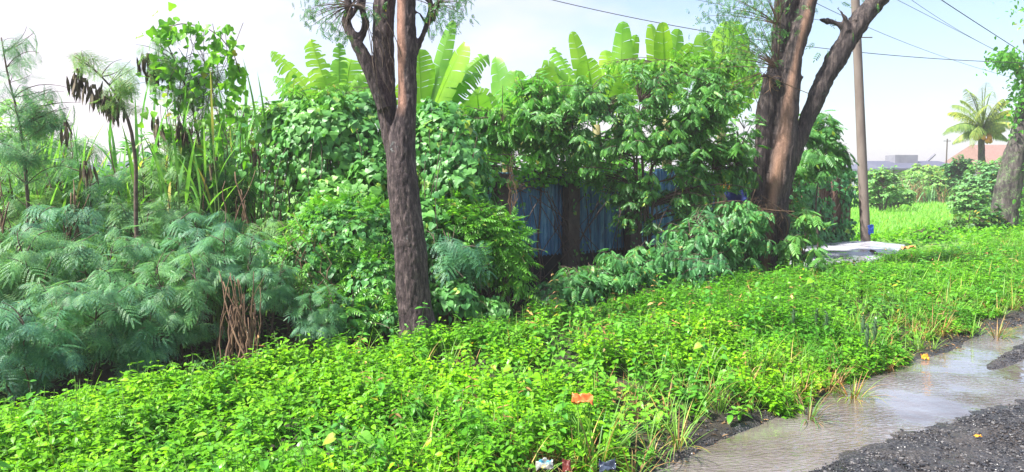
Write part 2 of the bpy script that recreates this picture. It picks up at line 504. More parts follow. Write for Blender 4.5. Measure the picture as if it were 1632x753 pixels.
def feather_t(pairs=6, nl=10, droop=0.35, plen=0.46, lw=0.017, ll=0.075):
    """twice-pinnate leaf of unit length, every leaflet a small blade"""
    V, F = [], []
    def rp(t): return np.array((0, t * 0.75, -droop * t * t * 0.7))
    def quad(p, d, s, L, w):
        b = len(V)
        V.extend([p, p + d * L * .5 + s * w, p + d * L, p + d * L * .5 - s * w]); F.append((b, b + 1, b + 2, b + 3))
    def strip(p, q, w):
        d = q - p; d = d / np.linalg.norm(d); s = np.cross(d, (0, 0, 1)); s /= max(np.linalg.norm(s), 1e-6)
        b = len(V); V.extend([p - s * w, p + s * w, q + s * w * .6, q - s * w * .6]); F.append((b, b + 1, b + 2, b + 3))
    for k in range(3): strip(rp(k / 3), rp((k + 1) / 3), 0.006)
    for i in range(pairs + 1):
        t = 0.25 + 0.75 * i / pairs
        for sgn in (-1, 1):
            d = np.array((sgn * (0.95 if i < pairs else 0.45), 0.42 + .5 * t, -0.15 - droop * t * 0.5)); d /= np.linalg.norm(d)
            pl = plen * (0.75 + 0.35 * math.sin(math.pi * min(t, .95)))
            p0 = rp(min(t, 1))
            prev = p0
            for j in range(1, nl + 1):
                u = j / nl
                q = p0 + d * pl * u + np.array((0, 0, -0.28 * pl * u * u))
                dd = q - prev; dd /= np.linalg.norm(dd)
                s = np.cross(dd, (0, 0, 1)); s /= np.linalg.norm(s)
                sh = 1 - 0.45 * u ** 3
                for k2 in (-1, 1):
                    ld = s * k2 * 0.9 + dd * 0.42 + np.array((0, 0, 0.05)); ld /= np.linalg.norm(ld)
                    quad(q - dd * .012, ld, dd, ll * sh, lw)
                prev = q
    return (np.array(V), np.array([i for f in F for i in f]), np.array([len(f) for f in F]))


def blade_t(seg=5, droop=0.6, w0=1.0):
    V, F = [], []
    for i in range(seg + 1):
        t = i / seg
        w = 0.5 * w0 * (min(1, t * 5 + .35)) * (1 - t ** 2.2) + 0.01
        a = droop * t
        y = math.sin(a) / droop if droop > 1e-3 else t
        z = -(1 - math.cos(a)) / droop if droop > 1e-3 else 0
        V += [(-w, y, z + .0), (w, y, z + .0)]
    for i in range(seg):
        F.append((2 * i, 2 * i + 1, 2 * i + 3, 2 * i + 2))
    return tmpl(V, F)


T_leaf = leaf_t(0.55, 3, 0.12, 0.22)
T_leafhi = leaf_t(0.56, 5, 0.12, 0.28)
T_narrow = leaf_t(0.30, 3, 0.12, 0.25)
T_heart = heart_t()
T_heart2 = heart_t(0.05, 0.45)
T_comp = compound_t(6, ls=0.30, lw=0.25)
T_comp2 = compound_t(6, ls=0.30, lw=0.27, droop=0.7, hang=0.6)
T_comp3 = compound_t(4, ls=0.30, lw=0.20, droop=0.4)
T_fea = feather_t(5, 9, .35, .52, .030, .062)
T_fea2 = feather_t(4, 9, 0.7, .56, .032, .066)
T_fealow = feather_t(4, 6, 0.5, lw=0.024, ll=0.09)
T_bl = [blade_t(5, d) for d in (0.35, 0.8, 1.4, 2.0)]
T_blade_long = [blade_t(8, d) for d in (0.5, 1.1, 1.8, 2.5)]

# ------------------------------------------------------------------ terrain
def height(x, y):
    s = U2[0] * x + U2[1] * y
    c = N2[0] * x + N2[1] * y
    wob = (fbm(s * 0.7, c * 0.2, 0, 3, 3) - 0.5) * 0.30
    c0 = c
    c = c + np.interp(s, [3.2, 4.2, 5.7, 7.0, 60], [0, .10, .50, .58, .58]) * np.clip((2.42 - c) / 1.05, 0, 1)
    near = np.interp(c + wob, [-400, -6, -2, 1.0, 1.72, 1.92, 2.1, 2.36, 2.5, 2.75, 3.2, 4.4, 5.0, 5.35, 5.85, 6.3, 7.3, 7.75, 8.3, 400],
                     [0, .02, .03, .03, .025, 0.0, -.04, -.04, .02, .085, .12, .15, .13, .0, -.7, -.9, -.9, -.35, 0, 0])
    flat = np.interp(c + wob, [-400, -6, -2, 1.0, 1.9, 2.36, 2.75, 3.2, 5.0, 6, 9, 400], [0, .02, .03, .03, .01, -.0, .06, .10, .12, .08, 0, 0])
    b = np.clip((s - 16.2) / 2.0, 0, 1); b = b * b * (3 - 2 * b)
    z = near * (1 - b) + flat * b
    # a low spit of gravel at the shallow end of the puddle
    c = c0
    spit = np.exp(-((c - 1.95) / (0.06 + 0.07 * np.clip(s - 6.5, 0, 1.5))) ** 2) * np.clip((s - 6.4) / 0.7, 0, 1) * 1.1
    end = np.clip((s - 8.2) / 1.5, 0, 1) * np.exp(-((c - 2.25) / 0.5) ** 2)
    z = z + spit * 0.06 + end * 0.05
    z = z + (fbm(x * 2.2, y * 2.2, 0, 3, 11) - 0.5) * 0.05 * np.clip((c - 2.3) / 1.0, 0.12, 1)
    return z


def hz(p):
    return float(height(np.array([p[0]]), np.array([p[1]]))[0])


def sheet(name, ss, cs, zf, m, attr=None):
    S, C = np.meshgrid(ss, cs, indexing='ij')
    X = S * U2[0] + C * N2[0]; Y = S * U2[1] + C * N2[1]
    Z = zf(X, Y, S, C)
    V = np.stack([X, Y, Z], -1).reshape(-1, 3)
    a, b = len(ss), len(cs)
    i = np.arange(a - 1)[:, None] * b + np.arange(b - 1)[None]
    q = np.stack([i, i + b, i + b + 1, i + 1], -1).reshape(-1)
    g = Geo(); g.add(V, q, np.full((a - 1) * (b - 1), 4))
    o = g.build(name, m, smooth=True)
    if attr:
        at = o.data.attributes.new(attr[0], 'FLOAT', 'POINT')
        at.data.foreach_set('value', attr[1](X, Y, S, C).ravel().astype(np.float32))
    return o


def far(a, b, n, g):
    return a + (b - a) * (np.linspace(0, 1, n) ** g)


cs = np.concatenate([-far(2, 900, 16, 3)[::-1], np.linspace(-1.5, 2.2, 14), np.linspace(2.25, 8.4, 124), far(8.6, 1500, 40, 3.2)])
ss = np.concatenate([-far(3, 900, 18, 3)[::-1], np.linspace(-2.9, 19, 340), far(19.2, 1500, 60, 3)])
ground = sheet("ground", ss, cs, lambda X, Y, S, C: np.where(C < 2.44, np.minimum(height(X, Y), 0) - 0.14, height(X, Y)), M_soil,
               ("grassy", lambda X, Y, S, C: np.clip(np.maximum((S - 15) / 4, (C - 11) / 4), 0, 1) * (C > 2.7)))
tag(ground, kind='structure')
csr = np.concatenate([np.linspace(-7, 0.8, 14), np.linspace(0.9, 2.62, 90)])
ssr = np.concatenate([np.linspace(-40, 1.6, 30), np.linspace(1.7, 11, 500), np.linspace(11.1, 90, 120)])
def roadz(X, Y, S, C):
    z = height(X, Y) + (fbm(X * 9, Y * 9, 0, 3, 5) - 0.5) * 0.022
    return z - np.clip((C - 2.5) / 0.12, 0, 1) * 0.08
road = sheet("road", ssr, csr, roadz, M_road); tag(road, kind='structure')
pud = sheet("puddle_water", np.linspace(-3, 11, 90), np.linspace(1.3, 2.60, 16), lambda X, Y, S, C: 0 * X + 0.002, M_water)
tag(pud, kind='structure')

# gravel on the road
g = Geo()
ico = bpy.data.meshes.new("tmp")
import bmesh
bm = bmesh.new(); bmesh.ops.create_icosphere(bm, subdivisions=1, radius=1); bm.to_mesh(ico); bm.free()
iv = np.array([v.co[:] for v in ico.vertices]); iF = [tuple(p.vertices) for p in ico.polygons]
def rock_t(seed):
    r = np.random.default_rng(seed); v = iv * (0.75 + 0.5 * r.random((len(iv), 1))); v[:, 2] *= 0.65
    return tmpl(v, iF)
nG = 60000
gs = rng.uniform(1.8, 11, nG); gc = rng.uniform(1.0, 2.62, nG)
gx = gs * U2[0] + gc * N2[0]; gy = gs * U2[1] + gc * N2[1]; gz = height(gx, gy)
keep = (gz > 0.004) & ((gc < 2.0) | (rng.random(nG) < 0.25)) | (rng.random(nG) < 0.012 + 0.25 * np.exp(-np.clip(.004 - gz, 0, 1) / .006))
gx, gy, gz = gx[keep], gy[keep], gz[keep]
k = len(gx)
szs = np.minimum(rng.lognormal(math.log(0.0046), 0.45, k), .014)
for j in range(5):
    sel = np.arange(k) % 5 == j
    D = rng.normal(size=(sel.sum(), 3)); D[:, 2] *= .3
    g.inst(rock_t(j), np.stack([gx, gy, gz + szs * .25], -1)[sel], D, np.tile([0, 0, 1.0], (sel.sum(), 1)), szs[sel])
tag(g.build("gravel", M_gravel), 'dark wet gravel loose along the broken road edge', 'gravel', kind='stuff')

# ------------------------------------------------------------------ weed carpet on the bank
def scatter_band(n, s0, s1, c0, c1):
    s = rng.uniform(s0, s1, n); c = rng.uniform(c0, c1, n)
    x = s * U2[0] + c * N2[0]; y = s * U2[1] + c * N2[1]
    return s, c, x, y


def edge_in(s):      # where the weeds start above the mud at the road side
    return 2.52 + (fbm(s * 1.1, 0 * s, 0, 3, 21) - 0.5) * 0.5


def edge_out(s):
    return 5.22 + (fbm(s * 0.9, 0 * s + 4, 0, 3, 22) - 0.5) * 0.5


def canopy(x, y, s, c):
    h = 0.05 + 0.31 * np.clip(fbm(x * 1.9, y * 1.9, 0, 3, 31) * (0.55 + 0.9 * vn3(x * 0.9, y * 0.9, 0, 37)) - .12, 0, 1) + 0.10 * (rng.random(np.shape(x)) ** 4)
    return h * np.clip((c - edge_in(s)) / 0.35 + 0.45, 0.4, 1) * np.interp(s, [0, 9, 15, 20], [1.05, 1.0, .8, .7])


def slab_mask(s, c):
    return (c > 5.0) & (s > 11.3) & (s < 17.0) & (c > 5.25 + (s - 12.4) * 0.33)


up3_ = np.array([0, 0, 1.0])
CLEAR = [(*P(px, py, d)[:2], r_) for px, py, d, r_ in ((868, 745, 3.55, .13), (905, 750, 3.55, .10), (968, 745, 3.6, .13), (868, 760, 3.35, .14), (920, 770, 3.3, .14))]


def weeds(n, s0, s1, c0, c1, mat_, tm, size, nodes=4, hmul=1.0, sp=None, name="weeds", label="", wmul=None, lift=0.0):
    s, c, x, y = scatter_band(n, s0, s1, c0, c1)
    ok = (c > edge_in(s)) & (c < edge_out(s)) & ~slab_mask(s, c)
    for qx, qy, qr in CLEAR: ok &= np.hypot(x - qx, y - qy) > qr
    if sp is not None: ok &= sp(x, y, s, c)
    s, c, x, y = s[ok], c[ok], x[ok], y[ok]
    k = len(s)
    z = height(x, y); H = canopy(x, y, s, c) * hmul * rng.uniform(0.6, 1.12, k)
    lean = rng.normal(0, 0.16, (k, 2))
    lean[:, 0] += -N2[0] * np.clip((edge_in(s) + .3 - c), 0, .3) * 1.4
    lean[:, 1] += -N2[1] * np.clip((edge_in(s) + .3 - c), 0, .3) * 1.4
    top = np.stack([x + lean[:, 0] * H, y + lean[:, 1] * H, z + H], -1); base = np.stack([x, y, z - 0.01], -1)
    g = Geo()
    mid = (base + top) / 2 + np.stack([lean[:, 0] * -.1 * H, lean[:, 1] * -.1 * H, 0 * H], -1)
    g.tubes(np.stack([base, mid, top], 1), np.stack([0 * H + .0026, 0 * H + .0022, 0 * H + .0014], 1), 3, 1, cap=False)
    az0 = rng.uniform(0, 2 * math.pi, k)
    dist = np.hypot(x, y); big = np.interp(dist, [3, 8, 14], [1, 1.12, 1.45])
    for j in range(nodes):
        f = 1 - j * (0.62 / nodes) - rng.uniform(0, 0.08, k)
        pos = base + (top - base) * f[:, None]
        L = size * big * (0.62 + 0.5 * (j > 0) - 0.04 * j) * rng.uniform(0.75, 1.3, k)
        for side in (0, math.pi):
            az = az0 + j * math.pi / 2 + side + rng.normal(0, 0.3, k)
            el = rng.normal(0.25 if j == 0 else -0.02, 0.25, k)
            D = np.stack([np.cos(az) * np.cos(el), np.sin(az) * np.cos(el), np.sin(el)], -1)
            N = np.stack([rng.normal(0, .28, k), rng.normal(0, .28, k), np.ones(k)], -1)
            g.inst(tm, pos, D, N, L, 0, None if wmul is None else L * wmul)
    return tag(g.build(name, [mat_, M_stem]), label, 'weeds', kind='stuff')


def spA(x, y, s, c): return fbm(x * 1.1, y * 1.1, 0, 2, 41) < 0.60
def spB(x, y, s, c): return (fbm(x * 1.1, y * 1.1, 0, 2, 41) >= 0.52) | (rng.random(len(x)) < 0.10)

weeds(4500, -4.5, -1.4, 2.4, 5.5, M_weed, T_leaf, 0.045, 4, name="weeds", label="leafy weeds continuing along the bank past the left edge")
weeds(10500, -1.4, 5.5, 2.4, 5.5, M_weed, T_leafhi, 0.041, 5, sp=spA, name="weeds", label="bright green leafy weeds carpeting the near bank")
weeds(14000, 5.5, 12, 2.4, 5.5, M_weed, T_leaf, 0.039, 4, sp=spA, name="weeds", label="bright green leafy weeds carpeting the middle of the bank")
weeds(9500, 12, 21, 2.4, 5.7, M_weed, T_leaf, 0.042, 4, name="weeds", label="bright green leafy weeds carpeting the bank's far end")
weeds(3600, -1.4, 12, 2.4, 5.5, M_weed2, T_leafhi, 0.056, 4, 0.95, sp=spB, name="broadleaf_weeds", label="darker broad-leaved weeds mixed through the bank")
weeds(200, -1.0, 16, 2.7, 5.4, M_weed2, T_leafhi, 0.052, 6, 1.6, name="tall_weeds", label="scattered taller leafy weeds poking above the bank carpet")
weeds(130, 2.0, 18, 2.7, 5.4, M_dry, T_narrow, 0.05, 5, 1.6, name="dead_weeds", label="scattered dead brown weed stems among the green carpet")
weeds(2600, -1.4, 14, 2.4, 5.5, M_weed, T_comp3, 0.10, 3, 1.15, sp=lambda x, y, s, c: fbm(x * .8, y * .8, 0, 2, 51) > 0.5, name="fern_like_weeds", label="fine ferny weeds among the leafy weeds on the bank")


def grass_at(g, x, y, n, H, W, spread, lean=0.5, m=0, tms=T_bl):
    z = height(np.array([x]), np.array([y]))[0]
    az = rng.uniform(0, 2 * math.pi, n); r = spread * np.sqrt(rng.random(n))
    pos = np.stack([x + r * np.cos(az) * .5, y + r * np.sin(az) * .5, np.full(n, z - .01)], -1)
    a2 = az + rng.normal(0, .5, n)
    el = np.clip(rng.normal(1.25, 0.22, n), .5, 1.55)
    D = np.stack([np.cos(a2) * np.cos(el), np.sin(a2) * np.cos(el), np.sin(el)], -1)
    N = np.stack([np.cos(a2) * -np.sin(el), np.sin(a2) * -np.sin(el), np.cos(el)], -1)
    for j, tm in enumerate(tms):
        q = np.arange(n) % len(tms) == j
        L = H * rng.uniform(.55, 1.15, q.sum())
        g.inst(tm, pos[q], D[q], N[q], L, m, W * rng.uniform(.7, 1.2, q.sum()))


g = Geo()
s_, c_, x_, y_ = scatter_band(4200, -1.2, 20, 2.45, 5.5)
for i in range(len(s_)):
    e = edge_in(np.array([s_[i]]))[0]
    if c_[i] < e - 0.05 or c_[i] > edge_out(np.array([s_[i]]))[0] or slab_mask(s_[i], c_[i]): continue
    edge = c_[i] < e + 0.5
    far_ = s_[i] > 9
    if not edge and rng.random() > np.interp(s_[i], [1, 5, 9], [.10, .35, .6]): continue
    dry = rng.random() < (0.30 if edge else 0.07)
    grass_at(g, x_[i], y_[i], 12 if edge else 6, rng.uniform(.16, .40) * (0.8 if dry else 1), 0.0065 * (1.4 if far_ else 1), 0.06, m=1 if dry else 0)
tag(g.build("grass", [M_grass, M_dry]), 'thin green and dry grass blades rising through the bank weeds', 'grass', kind='stuff')

# weeds and grass beyond the slab, up to the tree on the right
def cover(name, label, n, xr, yr, size, mat_, tm, H, test=None):
    x = rng.uniform(*xr, n); y = rng.uniform(*yr, n)
    s = U2[0] * x + U2[1] * y; c = N2[0] * x + N2[1] * y
    ok = (c > 5.2) & (s > 17.2) | (s > 20) & (c > 2.7)
    if test is not None: ok &= test(x, y)
    x, y = x[ok], y[ok]; k = len(x)
    z = height(x, y) + H * rng.random(k) * (0.4 + fbm(x * .6, y * .6, 0, 2, 61))
    az = rng.uniform(0, 2 * math.pi, k); el = rng.normal(0.4, .4, k)
    D = np.stack([np.cos(az) * np.cos(el), np.sin(az) * np.cos(el), np.sin(el)], -1)
    N = np.stack([rng.normal(0, .3, k), rng.normal(0, .3, k), np.ones(k)], -1)
    g = Geo(); g.inst(tm, np.stack([x, y, z], -1), D, N, size * rng.uniform(.7, 1.3, k), 0, None)
    return tag(g.build(name, mat_), label, 'ground cover', kind='stuff')

cover("ground_cover", "light green low growth on the ground beyond the concrete slab", 26000, (7, 26), (13, 25), 0.11, M_weed, T_leaf, 0.22)
# dark undergrowth on the ditch sides and under the thicket
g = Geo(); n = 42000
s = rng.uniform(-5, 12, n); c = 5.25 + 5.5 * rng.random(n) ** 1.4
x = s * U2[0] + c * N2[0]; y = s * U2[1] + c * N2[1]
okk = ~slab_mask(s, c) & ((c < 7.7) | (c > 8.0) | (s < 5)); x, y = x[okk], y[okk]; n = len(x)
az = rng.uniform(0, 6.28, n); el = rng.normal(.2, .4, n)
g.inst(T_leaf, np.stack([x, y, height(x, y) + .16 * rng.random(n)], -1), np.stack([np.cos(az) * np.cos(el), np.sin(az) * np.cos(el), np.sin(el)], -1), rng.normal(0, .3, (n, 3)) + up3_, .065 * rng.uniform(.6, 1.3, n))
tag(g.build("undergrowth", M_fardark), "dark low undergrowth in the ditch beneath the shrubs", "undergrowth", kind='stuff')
# rice paddy behind
g = Geo()
n = 52000
y = 17 + 36 * rng.random(n) ** 1.5; x = (0.44 + rng.random(n) * 0.36) * y
s = U2[0] * x + U2[1] * y; c = N2[0] * x + N2[1] * y
ok = (c > 8.2); x, y = x[ok], y[ok]; k = len(x)
az = rng.uniform(0, 2 * math.pi, k); el = rng.normal(1.2, .2, k)
D = np.stack([np.cos(az) * np.cos(el), np.sin(az) * np.cos(el), np.sin(el)], -1)
N = np.stack([np.cos(az) * -np.sin(el), np.sin(az) * -np.sin(el), np.cos(el)], -1)
g.inst(T_bl[1], np.stack([x, y, 0 * x], -1), D, N, rng.uniform(.3, .5, k), 0, np.interp(y, [17, 50], [.02, .055]))
tag(g.build("rice_crop", M_rice), 'bright green young rice filling the paddy behind the pole', 'rice', kind='stuff')

# ------------------------------------------------------------------ woody plant builder
def bez(a, b, c, S):
    t = np.linspace(0, 1, S)[None, :, None]
    return (1 - t) ** 2 * a[:, None] + 2 * t * (1 - t) * b[:, None] + t * t * c[:, None]


def crown_parts(root, org, stems, ells, ntips, tms, mat_, leaf, per, droop=0.3, twig_r=0.006, tw_mat=None, stem_r=0.03, t0=0.5, width=None, seed=1,
                bark=None, out_bias=0.5, up=0.6, arch=0.25, sides=6, crown_name="crown", trunk_name="trunk", spread=0.9, hollow=0.35):
    """org: world origin; stems: list of (S,3) local polylines; ells: list of (centre local, radii)"""
    r = np.random.default_rng(seed)
    tw, lf = Geo(), Geo()
    for st in stems:
        st = np.asarray(st, float)
        t = np.linspace(0, 1, len(st))
        tw.tubes(st, stem_r * (1 - 0.75 * t), sides)
    vols = np.array([e[1][0] * e[1][1] * e[1][2] for e in ells]) ** 0.67
    which = r.choice(len(ells), ntips, p=vols / vols.sum())
    Cc = np.array([e[0] for e in ells])[which]; Rr = np.array([e[1] for e in ells])[which]
    d = nrm(r.normal(size=(ntips, 3))); d[:, 2] = np.abs(d[:, 2]) * np.where(r.random(ntips) < .7, 1, -1)
    rad = hollow + (1 - hollow) * r.random(ntips) ** out_bias
    lump = 0.78 + 0.44 * vn3(d[:, 0] * 2 + seed, d[:, 1] * 2, d[:, 2] * 2 + which)
    tip = Cc + d * Rr * (rad * lump)[:, None]
    allst = np.concatenate([np.asarray(s_)[len(s_) // 3:] for s_ in stems])
    # start at the stem point that is lower and close
    dd = np.linalg.norm(allst[None] - tip[:, None], axis=2) + 2.0 * np.clip(allst[None, :, 2] - tip[:, None, 2] + 0.1, 0, None)
    st = allst[np.argmin(dd, 1)]
    mid = (st + tip) / 2 + np.array([0, 0, 1.0]) * (np.linalg.norm(tip - st, axis=1) * arch)[:, None] + r.normal(0, .05, (ntips, 3))
    B = bez(st, mid, tip, 7)
    ln = np.linalg.norm(tip - st, axis=1)
    tw.tubes(B, (twig_r * (0.6 + ln / max(ln.max(), .1)))[:, None] * np.linspace(1, .3, 7)[None], 4, cap=False)
    pos, DD, NN = [], [], []
    for j in range(per):
        u = t0 + (1 - t0) * (j + r.random(ntips)) / per
        u = np.clip(u, 0, 1)[:, None]
        p = (1 - u) ** 2 * st + 2 * u * (1 - u) * mid + u * u * tip
        tg = nrm(2 * (1 - u) * (mid - st) + 2 * u * (tip - mid))
        side = nrm(np.cross(tg, np.array([0, 0, 1.0]))) * (1 if j % 2 else -1)
        D = tg * 0.55 + side * spread * r.uniform(.5, 1.2, (ntips, 1)) + r.normal(0, .22, (ntips, 3)); D[:, 2] -= droop
        N = np.array([0, 0, up]) + d * 0.45 + r.normal(0, .25, (ntips, 3))
        pos.append(p); DD.append(D); NN.append(N)
    pos, DD, NN = np.concatenate(pos), np.concatenate(DD), np.concatenate(NN)
    k = len(pos)
    sz = leaf * r.uniform(.7, 1.25, k)
    for i, tm in enumerate(tms):
        q = np.arange(k) % len(tms) == i
        lf.inst(tm, pos[q], DD[q], NN[q], sz[q], 0, None if width is None else sz[q] * width)
    tw.build(trunk_name, bark or M_twig, root, smooth=True)
    lf.build(crown_name, mat_, root)
    return tip


def plant(name, label, cat, base, stems, ells, group=None, **kw):
    """base world; stems / ells in world coordinates"""
    base = np.asarray(base, float)
    root = empty(name, base, label, cat, group)
    st = [np.asarray(s_) - base for s_ in stems]
    el = [(np.asarray(c_) - base, r_) for c_, r_ in ells]
    crown_parts(root, base, st, el, **kw)
    return root


def stemline(a, b, bend=0.1, S=10, seed=0):
    r = np.random.default_rng(seed)
    a, b = np.asarray(a, float), np.asarray(b, float)
    t = np.linspace(0, 1, S)[:, None]
    p = a + (b - a) * t
    w = np.cumsum(r.normal(0, 1, (S, 3)), 0); w = w - w[0] - (w[-1] - w[0]) * t
    return p + w * bend * np.array([1, 1, .3]) / max(np.abs(w).max(), 1e-3)


def ground_under(p):
    q = np.array(p, float); q[2] = hz(q); return q


# ------------------------------------------------------------------ trees with big trunks
def trunk_mesh(root, limbs, voxel, mat_, amp=0.010, fx=22, fz=5, sun_or_tan=None, name="trunk"):
    g = Geo()
    for pts, S in limbs:
        pts = np.asarray(pts, float)
        n = len(pts); t = np.linspace(0, n - 1, S); i = np.clip(t.astype(int), 0, n - 2); f = (t - i)[:, None]
        p0, p1, p2, p3 = pts[np.clip(i - 1, 0, n - 1)], pts[i], pts[i + 1], pts[np.clip(i + 2, 0, n - 1)]
        q = 0.5 * ((2 * p1) + (p2 - p0) * f + (2 * p0 - 5 * p1 + 4 * p2 - p3) * f ** 2 + (3 * p1 - p0 - 3 * p2 + p3) * f ** 3)
        g.tubes(q[:, :3], q[:, 3], 16)
    tmp = g.build("tmp_trunk", mat_)
    md = tmp.modifiers.new("r", 'REMESH'); md.mode = 'VOXEL'; md.voxel_size = voxel
    dg = bpy.context.evaluated_depsgraph_get()
    me = bpy.data.meshes.new_from_object(tmp.evaluated_get(dg))
    bpy.data.objects.remove(tmp)
    n = len(me.vertices)
    V = np.empty(n * 3, np.float32); me.vertices.foreach_get("co", V); V = V.reshape(-1, 3).astype(float)
    Nn = np.empty(n * 3, np.float32); me.vertices.foreach_get("normal", Nn); Nn = Nn.reshape(-1, 3)
    a = fbm(V[:, 0] * fx, V[:, 1] * fx, V[:, 2] * fz, 3, 71)
    ridg = 1 - np.abs(a - 0.5) * 4
    b2 = fbm(V[:, 0] * 5, V[:, 1] * 5, V[:, 2] * 2.2, 2, 73) - 0.5
    k = np.ones(n)
    if sun_or_tan is not None:
        pe = np.clip(sun_or_tan(V, Nn), 0, 1); k = 1 - 0.8 * pe
    V = V + Nn * ((-np.clip(ridg, 0, 1) * amp * k) + b2 * amp * 3.0)[:, None]
    org = np.array(root.location)
    me.vertices.foreach_set("co", (V - org).astype(np.float32).ravel())
    if sun_or_tan is not None:
        at = me.attributes.new("sun_or_tan", 'FLOAT', 'POINT'); at.data.foreach_set('value', pe.astype(np.float32))
    me.polygons.foreach_set("use_smooth", np.full(len(me.polygons), True))
    me.materials.clear(); me.materials.append(mat_); me.update(); me.name = name
    o = bpy.data.objects.new(name, me); COL.objects.link(o); o.parent = root
    return o


def limb(pts, d, off=0.0, S=60):
    """pts: (px, py, width px[, extra depth])"""
    o = []
    for q in pts:
        dd = d + off + (q[3] if len(q) > 3 else 0)
        p = P(q[0], q[1], dd); o.append((*p, q[2] * .90 / 2 / FPX * dd))
    return (o, S)


# tree 1, in front of the hedge
D1 = 6.35
t1 = empty("tree", ground_under(P(667, 520, D1)), "tall dark-barked tree with a split trunk standing mid-bank before the vine mound", "tree", "trees along the road bank")
l1 = [limb([(668, 575, 84), (667, 535, 74), (663, 500, 65), (657, 450, 62), (652, 390, 60), (645, 320, 58), (640, 265, 54), (642, 215, 46), (649, 170, 36), (649, 100, 34), (648, 40, 34), (647, -30, 34), (648, -120, 34), (655, -230, 26)], D1, 0, 140),
      limb([(640, 300, 40), (630, 240, 36), (620, 195, 36), (614, 140, 37), (611, 80, 38), (612, 20, 38), (618, -50, 40), (612, -150, 34), (590, -260, 26)], D1, 0.10, 90),
      limb([(614, 175, 26), (598, 130, 26), (580, 90, 25), (563, 60, 22), (552, 36, 18), (556, 10, 15), (548, -30, 12), (530, -90, 9)], D1, 0.03, 60),
      limb([(572, 68, 16), (582, 40, 15), (577, 12, 12), (584, -30, 9)], D1, 0.05, 30),
      limb([(553, 34, 12), (564, 20, 11), (572, 0, 9), (566, -30, 7)], D1, 0.0, 20),
      limb([(655, 95, 14), (668, 70, 12), (678, 45, 10), (686, 15, 9), (683, -15, 8), (690, -60, 6)], D1, 0.02, 40),
      limb([(680, 40, 8), (692, 28, 7), (698, 5, 7), (693, -20, 5)], D1, 0.02, 20),
      limb([(679, 38, 6), (670, 24, 5), (662, 18, 4)], D1, 0.02, 12)]
def sun_stripe1(V, N):  # sunlight on the right stem's left side, painted as a tan stripe
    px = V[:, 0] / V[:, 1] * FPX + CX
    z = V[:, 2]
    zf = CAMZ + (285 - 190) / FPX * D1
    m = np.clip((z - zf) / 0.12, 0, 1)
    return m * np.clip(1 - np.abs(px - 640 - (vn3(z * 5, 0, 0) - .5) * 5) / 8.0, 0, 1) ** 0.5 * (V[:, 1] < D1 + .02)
trunk_mesh(t1, l1, 0.009, M_bark1, 0.008, 34, 9, sun_stripe1)
lf = Geo()
org = np.array(t1.location)
sprigs = [(505, 10, 40, 30), (530, 40, 28, 22), (490, 25, 20, 14), (545, -10, 60, 25), (545, 58, 22, 14), (600, -30, 50, 15), (700, 15, 34, 26), (725, 20, 30, 26), (735, 0, 24, 26), (690, 45, 26, 14), (655, -20, 40, 15), (596, 20, 16, 14)]
tw = Geo()
for (px, py, sp, n) in sprigs:
    c0 = P(px, py, D1 + rng.normal(0, .15)) - org
    pos = c0 + rng.normal(0, 1, (n * 2, 3)) * sp / FPX * D1 * np.array([.42, .5, .36])
    D = rng.normal(0, .6, (n * 2, 3)); D[:, 2] -= .9
    lf.inst(T_comp3, pos, D, rng.normal(0, 1, (n * 2, 3)), rng.uniform(.045, .085, n * 2))
    near = P(560 if px < 640 else 688, 10, D1) - org
    a = np.repeat(near[None], 7, 0); b = pos[:7]
    tw.tubes(bez(a, (a + b) / 2 + np.array([0, 0, .05]), b, 5), np.linspace(.005, .0015, 5)[None].repeat(7, 0), 3)
for i in range(16):          # thin creeper hanging on the left limb
    q = P(590 + rng.normal(0, 12), 60 + rng.normal(0, 30), D1 - .14) - org
    e = q + np.array([rng.normal(.05, .05), .05, -rng.uniform(.2, .5)])
    tw.tubes(bez(q[None], ((q + e) / 2 + rng.normal(0, .04, 3))[None], e[None], 6), np.full((1, 6), .0035), 3)
lf.build("foliage", M_small, t1); tw.build("twigs", M_twig, t1)
# high crown out of the frame, so that the tree is whole
tmp = Geo(); tt = Geo()
for (cx, cz, rr) in [(-0.9, 4.9, 1.0), (0.2, 5.6, 1.1), (-1.9, 4.6, .8), (.8, 4.8, .7)]:
    n = 260
    pos = np.array([cx - org[0] * 0, D1 + .3, cz]) - org + rng.normal(0, .5, (n, 3)) * rr
    pos = pos[pos[:, 2] + org[2] > 3.9]; n = len(pos)
    D = rng.normal(0, 1, (n, 3)); D[:, 2] -= .4
    tmp.inst(T_comp3, pos, D, rng.normal(0, .4, (n, 3)) + [0, 0, 1], .10)
tmp.build("crown", M_small, t1)

